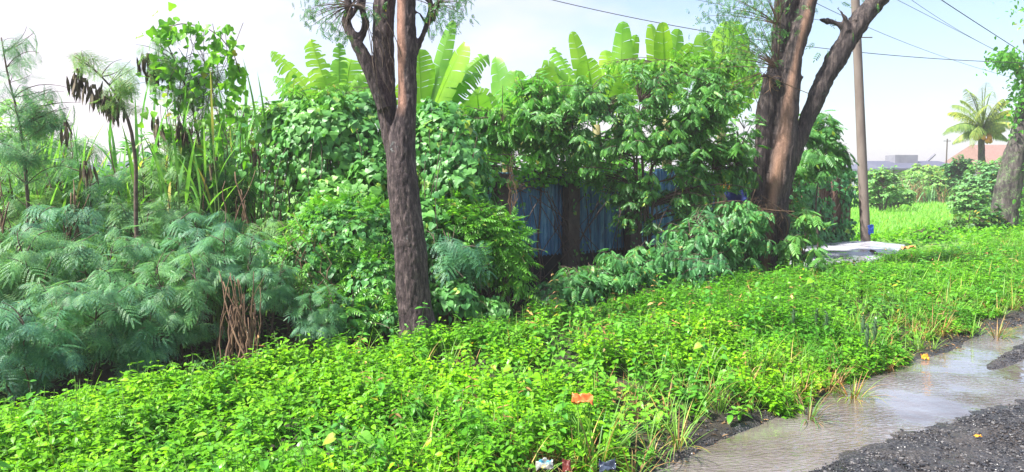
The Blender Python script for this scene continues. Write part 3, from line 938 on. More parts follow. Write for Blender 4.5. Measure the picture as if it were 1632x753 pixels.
# tree 2, several fused trunks
D2 = 10.7
t2 = empty("tree", ground_under(P(1228, 425, D2)), "large brown tree of several fused trunks beside the concrete slab", "tree", "trees along the road bank")
l2 = [limb([(1212, 470, 56), (1213, 430, 42), (1208, 340, 34), (1208, 290, 30), (1219, 210, 34), (1226, 150, 34), (1240, 100, 28), (1243, 60, 30), (1254, 0, 38), (1258, -80, 36), (1240, -200, 28)], D2, .08, 110),
      limb([(1250, 470, 38), (1248, 425, 30), (1246, 350, 28), (1243, 290, 42), (1253, 220, 40), (1258, 150, 36), (1266, 90, 33), (1279, 40, 30), (1290, 0, 30), (1306, -80, 28), (1320, -200, 22)], D2, -.05, 110),
      limb([(1226, 470, 34), (1227, 420, 25), (1229, 350, 26), (1238, 280, 30), (1246, 230, 24)], D2, -.1, 50),
      limb([(1250, 300, 26), (1262, 255, 30), (1283, 200, 30), (1305, 145, 33), (1340, 80, 38), (1373, 30, 36), (1408, -10, 33), (1470, -80, 28), (1540, -160, 22)], D2, .05, 100),
      limb([(1347, 60, 24), (1345, 46, 18), (1332, 37, 11), (1318, 34, 9), (1306, 31, 5)], D2, 0, 26),
      limb([(1352, 50, 16), (1350, 36, 11), (1343, 24, 9), (1335, 12, 5)], D2, -.05, 26),
      limb([(1362, 34, 12), (1370, 20, 6)], D2, -.05, 12),
      limb([(1412, -6, 12), (1416, 6, 6)], D2, 0, 8),
      limb([(1240, 130, 20), (1225, 122, 14), (1212, 122, 7)], D2, -.1, 16),
      limb([(1262, 130, 20), (1275, 124, 14), (1279, 120, 8)], D2, -.1, 12)]
def peel2(V, N):
    px = V[:, 0] / V[:, 1] * FPX + CX
    py = 285 - (V[:, 2] - CAMZ) / V[:, 1] * FPX
    ctr = np.interp(py, [0, 100, 150, 220, 290, 340, 425], [1284, 1262, 1253, 1246, 1234, 1226, 1222])
    wd = np.interp(py, [0, 100, 150, 220, 300, 425], [7, 6, 10, 13, 13, 8])
    return np.clip(1.2 - np.abs(px - ctr) / wd, 0, 1) * 0.85 * (V[:, 1] < D2 - .02) * (0.5 + 0.8 * vn3(V[:, 0] * 8, V[:, 1] * 8, V[:, 2] * 3))
trunk_mesh(t2, l2, 0.016, M_bark2, 0.020, 18, 3.2, peel2)
lf = Geo(); tw = Geo(); org = np.array(t2.location)
for (px, py, sp, n, sz) in [(1190, 30, 80, 60, .12), (1165, 50, 60, 30, .12), (1205, 70, 60, 50, .11), (1180, 95, 60, 40, .12), (1250, 55, 30, 34, .12), (1243, 70, 20, 16, .14), (1215, 5, 60, 40, .12), (1150, 20, 40, 18, .12), (1265, 330, 24, 10, .2), (1225, -60, 120, 60, .16), (1330, -90, 140, 60, .16)]:
    c0 = P(px, py, D2 + rng.normal(0, .15)) - org
    pos = c0 + rng.normal(0, 1, (n * 3, 3)) * sp / FPX * D2 * np.array([.40, .5, .40])
    D = rng.normal(0, .6, (n * 3, 3)); D[:, 2] -= .8
    lf.inst(T_comp3, pos, D, rng.normal(0, .8, (n * 3, 3)) + [0, 0, .4], sz * rng.uniform(.6, 1.2, n * 3))
    near = P(1240, 110 if py > 20 else 40, D2) - org
    a = np.repeat(near[None], 6, 0); b = pos[:6]
    tw.tubes(bez(a, (a + b) / 2 + np.array([0, 0, .1]), b, 5), np.linspace(.008, .002, 5)[None].repeat(6, 0), 3)
for i in range(26):          # dead rootlets hanging in the fork and around the waist
    px, py = (1225, 120) if i < 12 else (1228, 335)
    q = P(px + rng.normal(0, 14), py + rng.normal(0, 8), D2 - .3) - org
    e = q + np.array([rng.normal(-.05, .25), .0, -rng.uniform(.1, .35)])
    tw.tubes(bez(q[None], ((q + e) / 2 + rng.normal(0, .06, 3))[None], e[None], 6), np.full((1, 6), .006), 3)
lf.build("foliage", M_small, t2); tw.build("twigs", M_drystem, t2)

# tree 3 far right, leaning, pollarded, with a leafy tuft on its stump arm
D3 = 21.5
t3 = empty("tree", ground_under(P(1600, 360, D3)), "mossy leaning tree at the right edge with a leafy tuft on its stump arm", "tree", "trees along the road bank")
l3 = [limb([(1592, 385, 70), (1599, 350, 48), (1607, 300, 42), (1618, 250, 38), (1630, 200, 34), (1640, 150, 30), (1646, 100, 26), (1640, 60, 20)], D3, 0, 90),
      limb([(1640, 130, 20), (1625, 112, 17), (1612, 104, 15), (1602, 98, 14)], D3, 0, 26)]
trunk_mesh(t3, l3, 0.035, M_bark3, 0.03, 9, 2.5)
lf = Geo(); org = np.array(t3.location)
for (px, py, sx, sy, n) in [(1602, 96, 14, 10, 330), (1620, 104, 8, 8, 80), (1617, 160, 5, 36, 150), (1628, 130, 6, 26, 120), (1650, 20, 30, 24, 90), (1634, 300, 6, 50, 90), (1626, 350, 8, 22, 50)]:
    c0 = P(px, py, D3 - .35) - org
    pos = c0 + rng.normal(0, 1, (n, 3)) * np.array([sx, 12, sy]) / FPX * D3 * .8
    D = rng.normal(0, .7, (n, 3)); D[:, 2] -= .5
    lf.inst(T_leafhi, pos, D, rng.normal(0, .8, (n, 3)) + [0, -.3, .6], rng.uniform(.08, .16, n))
lf.build("foliage", M_heart2, t3)

# ------------------------------------------------------------------ fence and wall behind the ditch
def fencemat():
    m, nt, b = mat("blue corrugated sheet")
    f = tnoise(nt, 5.0, 6, 0.75, stretch=(2.2, 2.2, .22))
    g2 = tnoise(nt, 16, 4, 0.7, stretch=(1, 1, .12))
    c = ramp(nt, f, [(0.3, (0.006, 0.038, 0.11)), (0.50, (0.035, 0.17, 0.33)), (0.66, (0.26, 0.50, 0.62))])
    r = ramp(nt, g2, [(0.60, (0, 0, 0)), (0.70, (1, 1, 1))])
    c = mixc(nt, r, c, (0.12, 0.055, 0.03))
    nt.links.new(c, b.inputs['Base Color']); b.inputs['Roughness'].default_value = 0.5
    return m
M_fence = fencemat()
M_conc = plainmat("weathered concrete", (0.05, 0.042, 0.038), (0.13, 0.105, 0.09), 6, 0.85, 0.004)
M_brown = plainmat("brown weathered board", (0.09, 0.05, 0.035), (0.20, 0.12, 0.09), 9, 0.8, stretch=(1, 1, .15))
CF = 7.85
u3 = np.array([U2[0], U2[1], 0]); n3 = np.array([N2[0], N2[1], 0]); up3 = np.array([0, 0, 1.0])


def corr(s0, s1, z0, z1, cc, pitch=0.076, amp=0.011, lean=0.0):
    n = int((s1 - s0) / pitch * 8)
    t = np.linspace(s0, s1, n); w = amp * np.cos((t - s0) / pitch * 2 * math.pi)
    V = []
    for side in (0.0, 0.0012):
        for z in (z0, z1):
            for i in range(n):
                V.append(sc(t[i], cc + w[i] + side + lean * (z - z0), z))
    F = []
    for i in range(n - 1):
        F += [i, i + 1, n + i + 1, n + i]
        F += [2 * n + i + 1, 2 * n + i, 3 * n + i, 3 * n + i + 1]
    return np.array(V), F, [4] * (2 * (n - 1))


fe = empty("sheet_metal_fence", sc(7, CF, 0), "blue corrugated metal fence with concrete posts in deep shade behind the ditch", "fence")
fo = np.array(fe.location)
posts = [5.2, 6.55, 7.9, 9.3, 10.75, 12.1, 13.2]
for i, s0 in enumerate(posts):
    g = Geo(); w = 0.12
    g.box(sc(s0, CF - 0.10, 0.30) - fo, u3 * w, n3 * .07, up3 * 1.32)
    ob = g.build("post", M_conc, fe)
    bv = ob.modifiers.new("b", 'BEVEL'); bv.width = .012; bv.segments = 2
    if i < len(posts) - 1:
        for k2 in range(2):
            a = s0 + (posts[i + 1] - s0) * k2 / 2; b = s0 + (posts[i + 1] - s0) * (k2 + 1) / 2 + .03
            g = Geo(); V, F, T = corr(a, b, 0.40 + .05 * rng.random(), 1.62 + .1 * rng.random(), CF + .006 * k2, lean=rng.normal(0, .01))
            g.add(V - fo, F, T); g.build("panel", M_fence, fe, smooth=True)
    g = Geo()
for zr in (0.55, 1.25):
    g.box(sc((posts[0] + posts[-1]) / 2, CF + .05, zr) - fo, u3 * ((posts[-1] - posts[0]) / 2), n3 * .025, up3 * .03)
g.build("rail", M_brown, fe)
g = Geo(); g.box(sc((posts[0] + posts[-1]) / 2, CF + .06, -.22) - fo, u3 * ((posts[-1] - posts[0]) / 2 + .1), n3 * .06, up3 * .66)
g.build("added_footing", plainmat("shade black footing", (0.010, 0.012, 0.014), (0.035, 0.040, 0.032), 5, .9, .01), fe)  # added base wall, its black paints the dark void below the panels

fw = empty("board_fence", sc(15, CF, 0), "brown board fence smothered in ivy between the big tree and the utility pole", "fence")
fo = np.array(fw.location)
for i in range(6):
    s0 = 13.35 + i * 0.70
    g = Geo(); g.box(sc(s0, CF - .08, 0.35) - fo, u3 * .06, n3 * .05, up3 * 1.30 + n3 * rng.normal(0, .01)); g.build("post", M_brown, fw)
    if i < 5:
        g = Geo()
        for k2 in range(5):
            g.box(sc(s0 + .07 + .14 * k2, CF + rng.normal(0, .006), 0.3 + rng.normal(0, .02)) - fo, u3 * .066, n3 * .010, up3 * 1.27)
        g.build("board", M_brown, fw)


def ivy(name, label, org, s0, s1, z0, z1, n, size, mat_, cc=CF - .16, thick=.07, tm=T_heart, hang=0.8, cat="vine", gaps=0.38):
    root = empty(name, org, label, cat)
    g, tw = Geo(), Geo()
    s = rng.uniform(s0, s1, n); z = rng.uniform(z0, z1, n)
    ok = fbm(s * 2.5, z * 2.5, 0, 3, int(s0 * 10)) > gaps
    s, z = s[ok], z[ok]; k = len(s)
    c = cc - np.abs(rng.normal(0, thick, k))
    pos = np.stack([s * U2[0] + c * N2[0], s * U2[1] + c * N2[1], z], -1) - org
    D = rng.normal(0, .45, (k, 3)) - n3 * .35; D[:, 2] -= hang
    N = -n3 + rng.normal(0, .35, (k, 3)) + up3 * .55
    g.inst(tm, pos, D, N, size * rng.uniform(.6, 1.3, k))
    m = max(6, int((s1 - s0) * 7))
    a = np.array([sc(v, cc + .02, z0 - .1) for v in rng.uniform(s0, s1, m)]) - org
    b = np.array([sc(v, cc - .04, z1 - .1 * rng.random()) for v in rng.uniform(s0, s1, m)]) - org
    tw.tubes(bez(a, (a + b) / 2 + rng.normal(0, .15, (m, 3)) * [1, .3, 1], b, 9), np.full((m, 9), .006), 4)
    g.build("foliage", mat_, root); tw.build("stem", M_twig, root)
    return root


ivy("ivy", "dark glossy ivy climbing the brown board fence beside the pole", sc(15, CF - .2, 0), 13.2, 16.9, -.2, 1.72, 3600, .085, M_heart, gaps=.40)
ivy("creeper", "pale creeper trailing along the top of the blue metal fence", sc(8, CF - .2, 1.6), 5.0, 9.6, 1.45, 1.85, 1500, .06, M_heart2, thick=.12, hang=.4, gaps=.30)
ivy("creeper", "leafy vine strands hanging over the right end of the blue fence", sc(12, CF - .2, 1.3), 10.2, 13.1, -.1, 1.7, 1500, .075, M_heart, thick=.2, gaps=.50)
ivy("creeper", "sparse creeper shoots on the face of the blue metal fence", sc(8, CF - .2, .5), 6.3, 9.3, -.3, 1.4, 420, .05, M_heart, thick=.05, gaps=.50)

# a rust-red strip of dead vine hanging by the fence end
def strands(name, label, cat, px, py0, py1, d, n, w, r0, m, bend=.06):
    base = P(px, py1, d); root = empty(name, base, label, cat)
    g = Geo()
    for i in range(n):
        a = P(px + rng.normal(0, w), py0 + rng.uniform(-8, 8), d + rng.normal(0, .06)); b = P(px + rng.normal(0, w * 1.2), py1 + rng.uniform(-14, 14), d + rng.normal(0, .08))
        a = a + (a - b) * rng.uniform(-.25, .35); q = stemline(a, b, bend, 9, rng.integers(1e6)) - base
        g.tubes(q, r0 * rng.uniform(.6, 1.3) * np.linspace(.15, 1, 9) ** .6, 5)
    g.build("stem", m, root, smooth=True)
    return root
strands("dead_vine", "rust-red dead vine strands hanging at the left end of the blue fence", "dead vine", 816, 262, 342, 9.5, 8, 3, .0045, M_drystem)
strands("stalk_bundle", "bundle of brown dry stalks under the feathery shrubs", "dry stalks", 374, 478, 600, 5.75, 34, 14, .010, M_drystem, .03)
strands("stalk_bundle", "few thin brown stalks just right of the large dry bundle", "dry stalks", 406, 480, 600, 5.9, 6, 5, .009, M_drystem, .03)
strands("dry_cane", "orange-brown dry cane stalks standing upright in the tall grass", "dry stalks", 385, 300, 400, 7.6, 7, 9, .014, M_drystem, .04)
strands("dry_cane", "withered tan cane stems at the left among pale blades", "dry stalks", 112, 335, 450, 6.9, 12, 9, .014, M_drystem, .04)
strands("dry_cane", "tan dry stems at the far left edge", "dry stalks", 4, 330, 430, 6.6, 5, 5, .012, M_drystem, .03)
strands("hanging_roots", "thin dark strands hanging down inside the big arching shrub", "dead vine", 1090, 215, 380, 10.2, 12, 38, .006, M_twig, .14)
strands("hanging_roots", "pale thin stems tangled over the low vine mound", "dead vine", 480, 370, 470, 6.6, 16, 26, .0045, M_drystem, .12)

# concrete slab bridging the ditch
def slabmat():
    m, nt, b = mat("wet concrete slab")
    f = tnoise(nt, 1.3, 5, .6)
    nt.links.new(ramp(nt, f, [(0.35, (0.26, 0.25, 0.28)), (0.6, (0.46, 0.45, 0.50))]), b.inputs['Base Color'])
    nt.links.new(ramp(nt, f, [(0.40, (0.10,) * 3), (0.60, (0.5,) * 3)]), b.inputs['Roughness'])
    bump(nt, b, tnoise(nt, 40, 3), .003)
    return m
poly = [(11.2, 5.95), (12.3, 5.15), (13.5, 5.45), (16.5, 6.35), (16.9, 7.35), (15.8, 7.7), (12.6, 7.7)]
g = Geo(); n = len(poly)
zt, zb = .165, .0
V = [sc(a, b, zt) for a, b in poly] + [sc(a, b, zb) for a, b in poly]
F = list(range(n)) + list(range(2 * n - 1, n - 1, -1)); T = [n, n]
for i in range(n):
    j = (i + 1) % n; F += [i, n + i, n + j, j]; T.append(4)
g.add(V, F, T)
ob = g.build("concrete_slab", slabmat(), origin=sc(14, 6.5, 0))
ob.modifiers.new("b", 'BEVEL').width = .015
tag(ob, "flat wet grey concrete slab bridging the ditch by the pole", "concrete slab")
g = Geo()
q = stemline(P(1388, 402, 13.9), P(1412, 415, 12.9), .05, 8, 4); q[:, 2] = .20
g.tubes(q, np.linspace(.03, .012, 8), 6)
tag(g.build("stick", M_twig, origin=q[0]), "dark broken stick lying on the wet concrete slab", "stick")

# ------------------------------------------------------------------ vines over mounds
def mound(name, label, cat, blobs, size, n, mat_, base, tms=(T_heart, T_heart2), seed=1, per=2, mix=None, group=None, stems=14):
    """blobs: (centre world, (rx, ry, rz))"""
    r = np.random.default_rng(seed); base = np.asarray(base, float)
    root = empty(name, base, label, cat, group)
    g, tw = Geo(), Geo()
    area = np.array([b[1][0] * b[1][2] for b in blobs]); cnt = (n * area / area.sum()).astype(int)
    for (c, R), k in zip(blobs, cnt):
        c = np.asarray(c) - base; R = np.array(R)
        d = nrm(r.normal(size=(k, 3))); d[:, 2] = np.where(d[:, 2] < -.55, -d[:, 2], d[:, 2]); d[:, 1] = np.where(r.random(k) < .45, -np.abs(d[:, 1]), d[:, 1])
        rr = 0.66 + 0.70 * fbm(d[:, 0] * 3.2 + c[0], d[:, 1] * 3.2 + c[1], d[:, 2] * 3.2, 3, seed)
        shell = 1 - 0.30 * r.random(k) ** 2.2
        p = c + d * R * (rr * shell)[:, None]
        nn = nrm(d / R)
        side = nrm(np.cross(nn, [0, 0, 1.0]))
        D = -up3 * 0.75 + nn * 0.45 + side * r.normal(0, .55, (k, 1)) + r.normal(0, .2, (k, 3))
        N = nn * .9 + up3 * .7 + r.normal(0, .30, (k, 3))
        sz = size * r.uniform(.5, 1.25, k)
        for i, tm in enumerate(tms):
            q = np.arange(k) % len(tms) == i
            g.inst(tm, p[q], D[q], N[q], sz[q], 0 if mix is None else 0)
        if mix is not None:
            km = int(k * mix[3]); q = r.choice(k, km)
            g.inst(mix[0], p[q] + nn[q] * .03, D[q] + nn[q] * .6 + up3 * .4, N[q], mix[2] * r.uniform(.7, 1.3, km), 1)
        a = np.repeat(np.array([[0, 0, 0.0]]), stems, 0) + r.normal(0, .12, (stems, 3)) * [1, 1, 0]
        b = c + nrm(r.normal(size=(stems, 3))) * R * .9
        tw.tubes(bez(a, (a + b) / 2 + r.normal(0, .15, (stems, 3)), b, 8), np.linspace(.014, .004, 8)[None].repeat(stems, 0), 5)
        # loose runners that leave the surface
        ru = 10; a = p[:ru]; b = a + nn[:ru] * .18 + r.normal(0, .12, (ru, 3))
        tw.tubes(bez(a, (a + b) / 2 + up3 * .08, b, 6), np.full((ru, 6), .0025), 3)
        g.inst(tms[0], b, nn[:ru] - up3 * .3, up3 + nn[:ru], size * .6, 0)
    g.build("foliage", [mat_] + ([mix[1]] if mix is not None else []), root)
    tw.build("stem", M_twig, root)
    return root


def B(px, py, d, rx, ry, rz):
    """blob with radii in pixels at distance d (ry = depth radius in metres)"""
    return (P(px, py, d), (rx / FPX * d, ry, rz / FPX * d))


mound("vine_mound", "tall mound of heart-leaved vine left of the mid-bank tree", "vine", [B(520, 245, 8.3, 82, .6, 85), B(570, 215, 8.7, 62, .5, 60), B(470, 220, 8.5, 50, .4, 55), B(600, 320, 8.0, 50, .5, 80), B(545, 330, 7.9, 70, .4, 60)],
      .090, 4600, M_heart, ground_under(P(530, 400, 8.2)), seed=11)
mound("vine_mound", "tall mound of heart-leaved vine right of the mid-bank tree", "vine", [B(700, 255, 8.6, 72, .6, 85), B(725, 310, 8.3, 62, .5, 90), B(660, 300, 8.8, 60, .5, 100), B(685, 385, 7.8, 48, .4, 75)],
      .092, 3400, M_heart, ground_under(P(700, 400, 8.4)), seed=12)
mound("vine_mound", "low lighter green vine heap at the foot of the left mound", "vine", [B(560, 385, 7.3, 92, .5, 66), B(490, 430, 7.0, 70, .4, 52), B(600, 465, 6.9, 58, .35, 62), B(545, 505, 6.55, 60, .3, 36), B(625, 505, 6.6, 30, .2, 26)],
      .062, 5200, M_heart, ground_under(P(560, 500, 7.0)), seed=13, tms=(T_heart, T_leafhi), mix=(T_comp3, M_heart2, .14, .22))
mound("vine_mound", "bright yellow-green vine heap spilling beside the blue fence", "vine", [B(755, 385, 7.9, 56, .4, 50), B(803, 392, 7.9, 30, .3, 42), B(725, 355, 8.0, 46, .4, 42), B(822, 440, 7.8, 18, .2, 55), B(770, 430, 7.8, 24, .2, 40)],
      .058, 3800, M_heart2, ground_under(P(780, 450, 7.8)), seed=14, tms=(T_heart, T_leafhi), mix=(T_comp3, M_heart2, .16, .25))
mound("low_creeper", "dark low creeper at the ditch edge right of the mid-bank trunk", "vine", [B(720, 480, 7.2, 46, .25, 34), B(780, 495, 7.3, 36, .2, 22), B(700, 440, 7.4, 26, .25, 40)],
      .072, 900, M_heart, ground_under(P(740, 500, 7.2)), seed=15, tms=(T_leafhi, T_heart))

for lb_, px_, py_, d_, sd_ in (("loose curtain of vine stems hanging over the front of the left mound", 520, 300, 7.8, 1), ("loose curtain of vine stems hanging over the mound right of the trunk", 700, 300, 7.9, 2)):
    o_ = P(px_, py_, d_); rt = empty("hanging_vine", o_, lb_, "vine"); g = Geo(); l_ = Geo(); r_ = np.random.default_rng(sd_)
    for k_ in range(16):
        a = P(px_ + r_.normal(0, 55), py_ - r_.uniform(40, 100), d_ + r_.normal(0, .2)) - o_; b = a + np.array([r_.normal(0, .12), -.1 * r_.random(), -r_.uniform(.5, 1.2)])
        m_ = (a + b) / 2 + r_.normal(0, .12, 3)
        g.tubes(bez(a[None], m_[None], b[None], 8), np.full((1, 8), .004), 4)
        q = bez(a[None], m_[None], b[None], 14)[0] + r_.normal(0, .035, (14, 3))
        l_.inst(T_heart, q, np.tile([0, -.3, -1.0], (14, 1)) + r_.normal(0, .5, (14, 3)), np.tile([0, -1, .6], (14, 1)) + r_.normal(0, .3, (14, 3)), .055 * r_.uniform(.6, 1.4, 14))
    g.build("stem", M_twig, rt); l_.build("foliage", M_heart, rt)

# ------------------------------------------------------------------ feathery shrubs (two kinds, copied)
def feather_proto(label, seed, base, H=1.5, R=.55, leaf=.185, ntips=56, per=6, mat_=M_feather, group=None):
    base = np.asarray(base, float)
    r = np.random.default_rng(seed)
    stems = [stemline(base + [r.normal(0, .05), r.normal(0, .05), 0], base + [math.cos(a) * R * .55, math.sin(a) * R * .55, H * r.uniform(.62, .85)], .06, 9, seed + i)
             for i, a in enumerate(np.linspace(0, 2 * math.pi, 6)[:-1])]
    return plant("feathery_shrub", label, "shrub", base, stems, [(base + [0, 0, H * .66], (R, R, H * .34)), (base + [0, 0, H * .52], (R * .9, R * .9, H * .22))], group=group, ntips=ntips, tms=[T_fea, T_fea2], mat_=mat_,
                 leaf=leaf, per=per, droop=.45, stem_r=.016, t0=.45, seed=seed, arch=.30, up=.8, hollow=.3)


GF = "feathery shrubs crowding the ditch on the left"
spots = [  # px, py of crown centre, depth, scale, label
    (35, 550, 4.95, .62, "feathery shrub at the bottom left corner above the weeds"),
    (125, 505, 5.4, .72, "blue-green feathery shrub left of the centre of the left thicket's front"),
    (215, 515, 5.6, .68, "feathery shrub hanging low over the weeds, third from the left in the front row"),
    (290, 470, 5.9, .70, "feathery shrub arching left of the brown dry stalk bundle"),
    (375, 415, 6.3, .62, "feathery shrub capping the brown dry stalk bundle"),
    (462, 455, 6.7, .55, "small yellowish feathery shrub right of the dry stalk bundle"),
    (15, 450, 5.8, .85, "tall feathery shrub cut by the left edge, second row"),
    (170, 435, 6.3, .82, "feathery shrub between the withered cane stems and the front row"),
    (325, 395, 7.0, .78, "feathery shrub in front of the tall cane, below the hanging pods"),
    (90, 400, 6.9, .90, "feathery shrub behind the left front row, near the withered cane stems"),
    (245, 375, 7.4, .90, "feathery shrub at the foot of the bare stem with pods"),
    (440, 400, 7.4, .70, "feathery shrub between the dry cane stalks and the left vine mound"),
    (50, 330, 7.8, .95, "feathery shrub rising behind the far left row around the dark stem"),
    (150, 320, 8.0, .95, "feathery shrub in the second rank, left of the bare podded stem"),
    (265, 310, 8.2, .95, "feathery shrub in the second rank, right of the bare podded stem"),
    (350, 300, 8.6, .95, "feathery shrub behind the cane under the vine-draped tree"),
    (100, 265, 8.8, .9, "feathery shrub topping the far gap between the two left stems"),
    (-90, 500, 5.3, .80, "feathery shrub just outside the left edge, front row"), (-200, 470, 5.6, .90, "feathery shrub far outside the left edge"), (-110, 400, 6.2, .95, "feathery shrub outside the left edge, second row"), (-330, 440, 5.8, .95, "last feathery shrub at the left end of the thicket"),
    (510, 500, 6.3, .50, "little feathery shrub leaning over the weeds left of the trunk"),
    (425, 455, 6.2, .46, "little feathery shrub just right of the brown dry stalk bundle"),
]
protos = []
for i, (px, py, d, s_, lb) in enumerate(spots):
    ctr = P(px, py, d); H = 1.5 * s_
    loc = np.array([ctr[0], ctr[1], ctr[2] - H * .62])
    if i < 3:
        o = feather_proto(lb, 100 + i, loc, mat_=M_feather, group=GF); o.scale = (s_,) * 3; o.rotation_euler.z = rng.uniform(0, 6); protos.append(o)
    else:
        o = dup(protos[i % 3], loc, rng.uniform(0, 6.28), s_, lb, "shrub", GF)

# feathery twigs on the right of the mid trunk
a = ground_under(P(700, 420, 7.4))
plant("feathery_shrub", "dark feathery shrub tucked right of the mid-bank trunk", "shrub", a, [stemline(a, P(725, 360, 7.4), .05, 8, 3), stemline(a, P(690, 370, 7.3), .05, 8, 4)],
      [(P(725, 400, 7.4), (.40, .3, .32))], ntips=22, tms=[T_fea2], mat_=M_feather, leaf=.24, per=5, droop=.6, seed=5, stem_r=.012)

# ------------------------------------------------------------------ tall thin feathery trees with pods on the left
def pods(root, org, pts, n, L=.14):
    r = np.random.default_rng(len(pts) * 7 + n)
    t = leaf_t(0.16, 3, 0.0, 0.05, .5)
    for p in pts:
        g = Geo(); p = np.asarray(p) - org
        k = n
        pos = p + r.normal(0, .035, (k, 3))
        D = r.normal(0, .16, (k, 3)); D[:, 2] -= 1
        N = r.normal(0, 1, (k, 3)); N[:, 2] = 0
        g.inst(t, pos, D, N, L * r.uniform(.7, 1.2, k)); g.inst(t, pos + nrm(N) * .002, D, -N, L * r.uniform(.7, 1.2, k)); g.tubes(np.array([p + [0, 0, .03], p + [0, 0, -.01]]), np.array([.02, .02]), 5)
        g.build("seed_pod_cluster", M_pod, root)


def tall_feather(label, pts, d, ells, podpts, seed, ntips=40, per=5, leaf=.26, r0=.022, mat_=M_featherhi, extra=None):
    path = np.array([P(a, b, d) for a, b in pts])
    base = ground_under(path[0]); path = np.vstack([base, path])
    t = np.linspace(0, len(path) - 1, 16); i = np.clip(t.astype(int), 0, len(path) - 2); f = (t - i)[:, None]
    st = path[i] * (1 - f) + path[i + 1] * f
    stems = [st] + (extra or [])
    root = plant("slender_tree", label, "tree", base, stems, ells, group="slender feathery trees on the left", ntips=ntips, tms=[T_fea2, T_fealow], mat_=mat_, leaf=leaf, per=per, droop=.75, stem_r=r0, seed=seed, arch=.10, up=.15, hollow=.0, out_bias=.8, t0=.15, spread=1.2, twig_r=.004)
    pods(root, base, [P(*q) for q in podpts], 12, .17)
    return root


def E(px, py, d, rx, rz, ry=.45):
    return (P(px, py, d), (rx / FPX * d, ry, rz / FPX * d))


tall_feather("slender feathery tree with a dark stem near the left edge", [(42, 430), (45, 330), (38, 240), (28, 180), (12, 120), (2, 60)], 7.2,
             [E(30, 90, 7.2, 60, 55), E(60, 170, 7.2, 70, 45), E(10, 240, 7.0, 50, 60), E(90, 190, 7.3, 50, 45), E(60, 260, 7.3, 60, 50)], [(105, 200, 7.2)], 31, 80, 5, .13)
tall_feather("slender tree on a bare brown stem hung with brown seed pods", [(216, 330), (217, 260), (208, 200), (192, 165), (178, 140), (150, 110), (118, 90)], 7.0,
             [E(130, 95, 7, 40, 30, .25), E(205, 130, 7, 50, 45, .3), E(175, 160, 7, 35, 30, .25)], [(125, 115, 7), (120, 125, 7), (135, 130, 7), (150, 140, 7), (160, 148, 7), (170, 150, 7), (175, 160, 7), (185, 168, 7), (136, 262, 7)], 32, 34, 4, .12,
             extra=None)
tall_feather("slender feathery tree overgrown with yellow-green vine, tallest of the left thicket", [(322, 330), (320, 240), (305, 160), (280, 100), (262, 60)], 8.2,
             [E(250, 110, 8.2, 55, 60, .4), E(300, 150, 8.2, 60, 60, .4), E(350, 120, 8.2, 40, 60, .3), E(290, 230, 8.2, 80, 50, .4)], [(228, 95, 8.2), (236, 90, 8.2), (244, 100, 8.2), (250, 112, 8.2), (240, 120, 8.2), (286, 200, 8), (292, 205, 8), (250, 195, 8), (405, 240, 8), (345, 255, 8)], 33, 80, 5, .13)
lv = Geo(); org = ground_under(P(318, 330, 8.1)); rt = empty("climbing_vine", org, "yellow-green broad-leaved vine draped over the top of the tallest left tree", "vine")
for (px, py, sx, sy, n) in [(262, 52, 22, 16, 36), (310, 48, 32, 10, 30), (350, 75, 20, 26, 40), (372, 115, 14, 34, 40), (300, 95, 50, 40, 50), (320, 170, 70, 60, 90), (270, 140, 30, 40, 30), (375, 190, 22, 40, 30), (320, 250, 80, 50, 60)]:
    pos = P(px, py, 8.05) - org + rng.normal(0, 1, (n, 3)) * np.array([sx, 14, sy]) / FPX * 8 * .6
    D = rng.normal(0, .5, (n, 3)); D[:, 2] -= .6
    lv.inst(T_heart, pos, D, rng.normal(0, .5, (n, 3)) + [0, -.5, .5], rng.uniform(.05, .11, n))
lv.build("foliage", M_heart2, rt)
tw = Geo()
for i in range(26):
    a = P(rng.uniform(250, 390), rng.uniform(35, 120), 8.1) - org; b = P(rng.uniform(260, 390), rng.uniform(160, 320), 8.1) - org
    tw.tubes(bez(a[None], ((a + b) / 2 + rng.normal(0, .15, 3))[None], b[None], 8), np.full((1, 8), .0035), 3)
arc = np.array([P(258, 45, 8.1), P(290, 38, 8.1), P(325, 42, 8.1), P(350, 58, 8.1), P(372, 85, 8.1), P(384, 120, 8.1)]) - org
tw.tubes(arc, np.full(6, .005), 4); tw.build("stem", M_twig, rt)

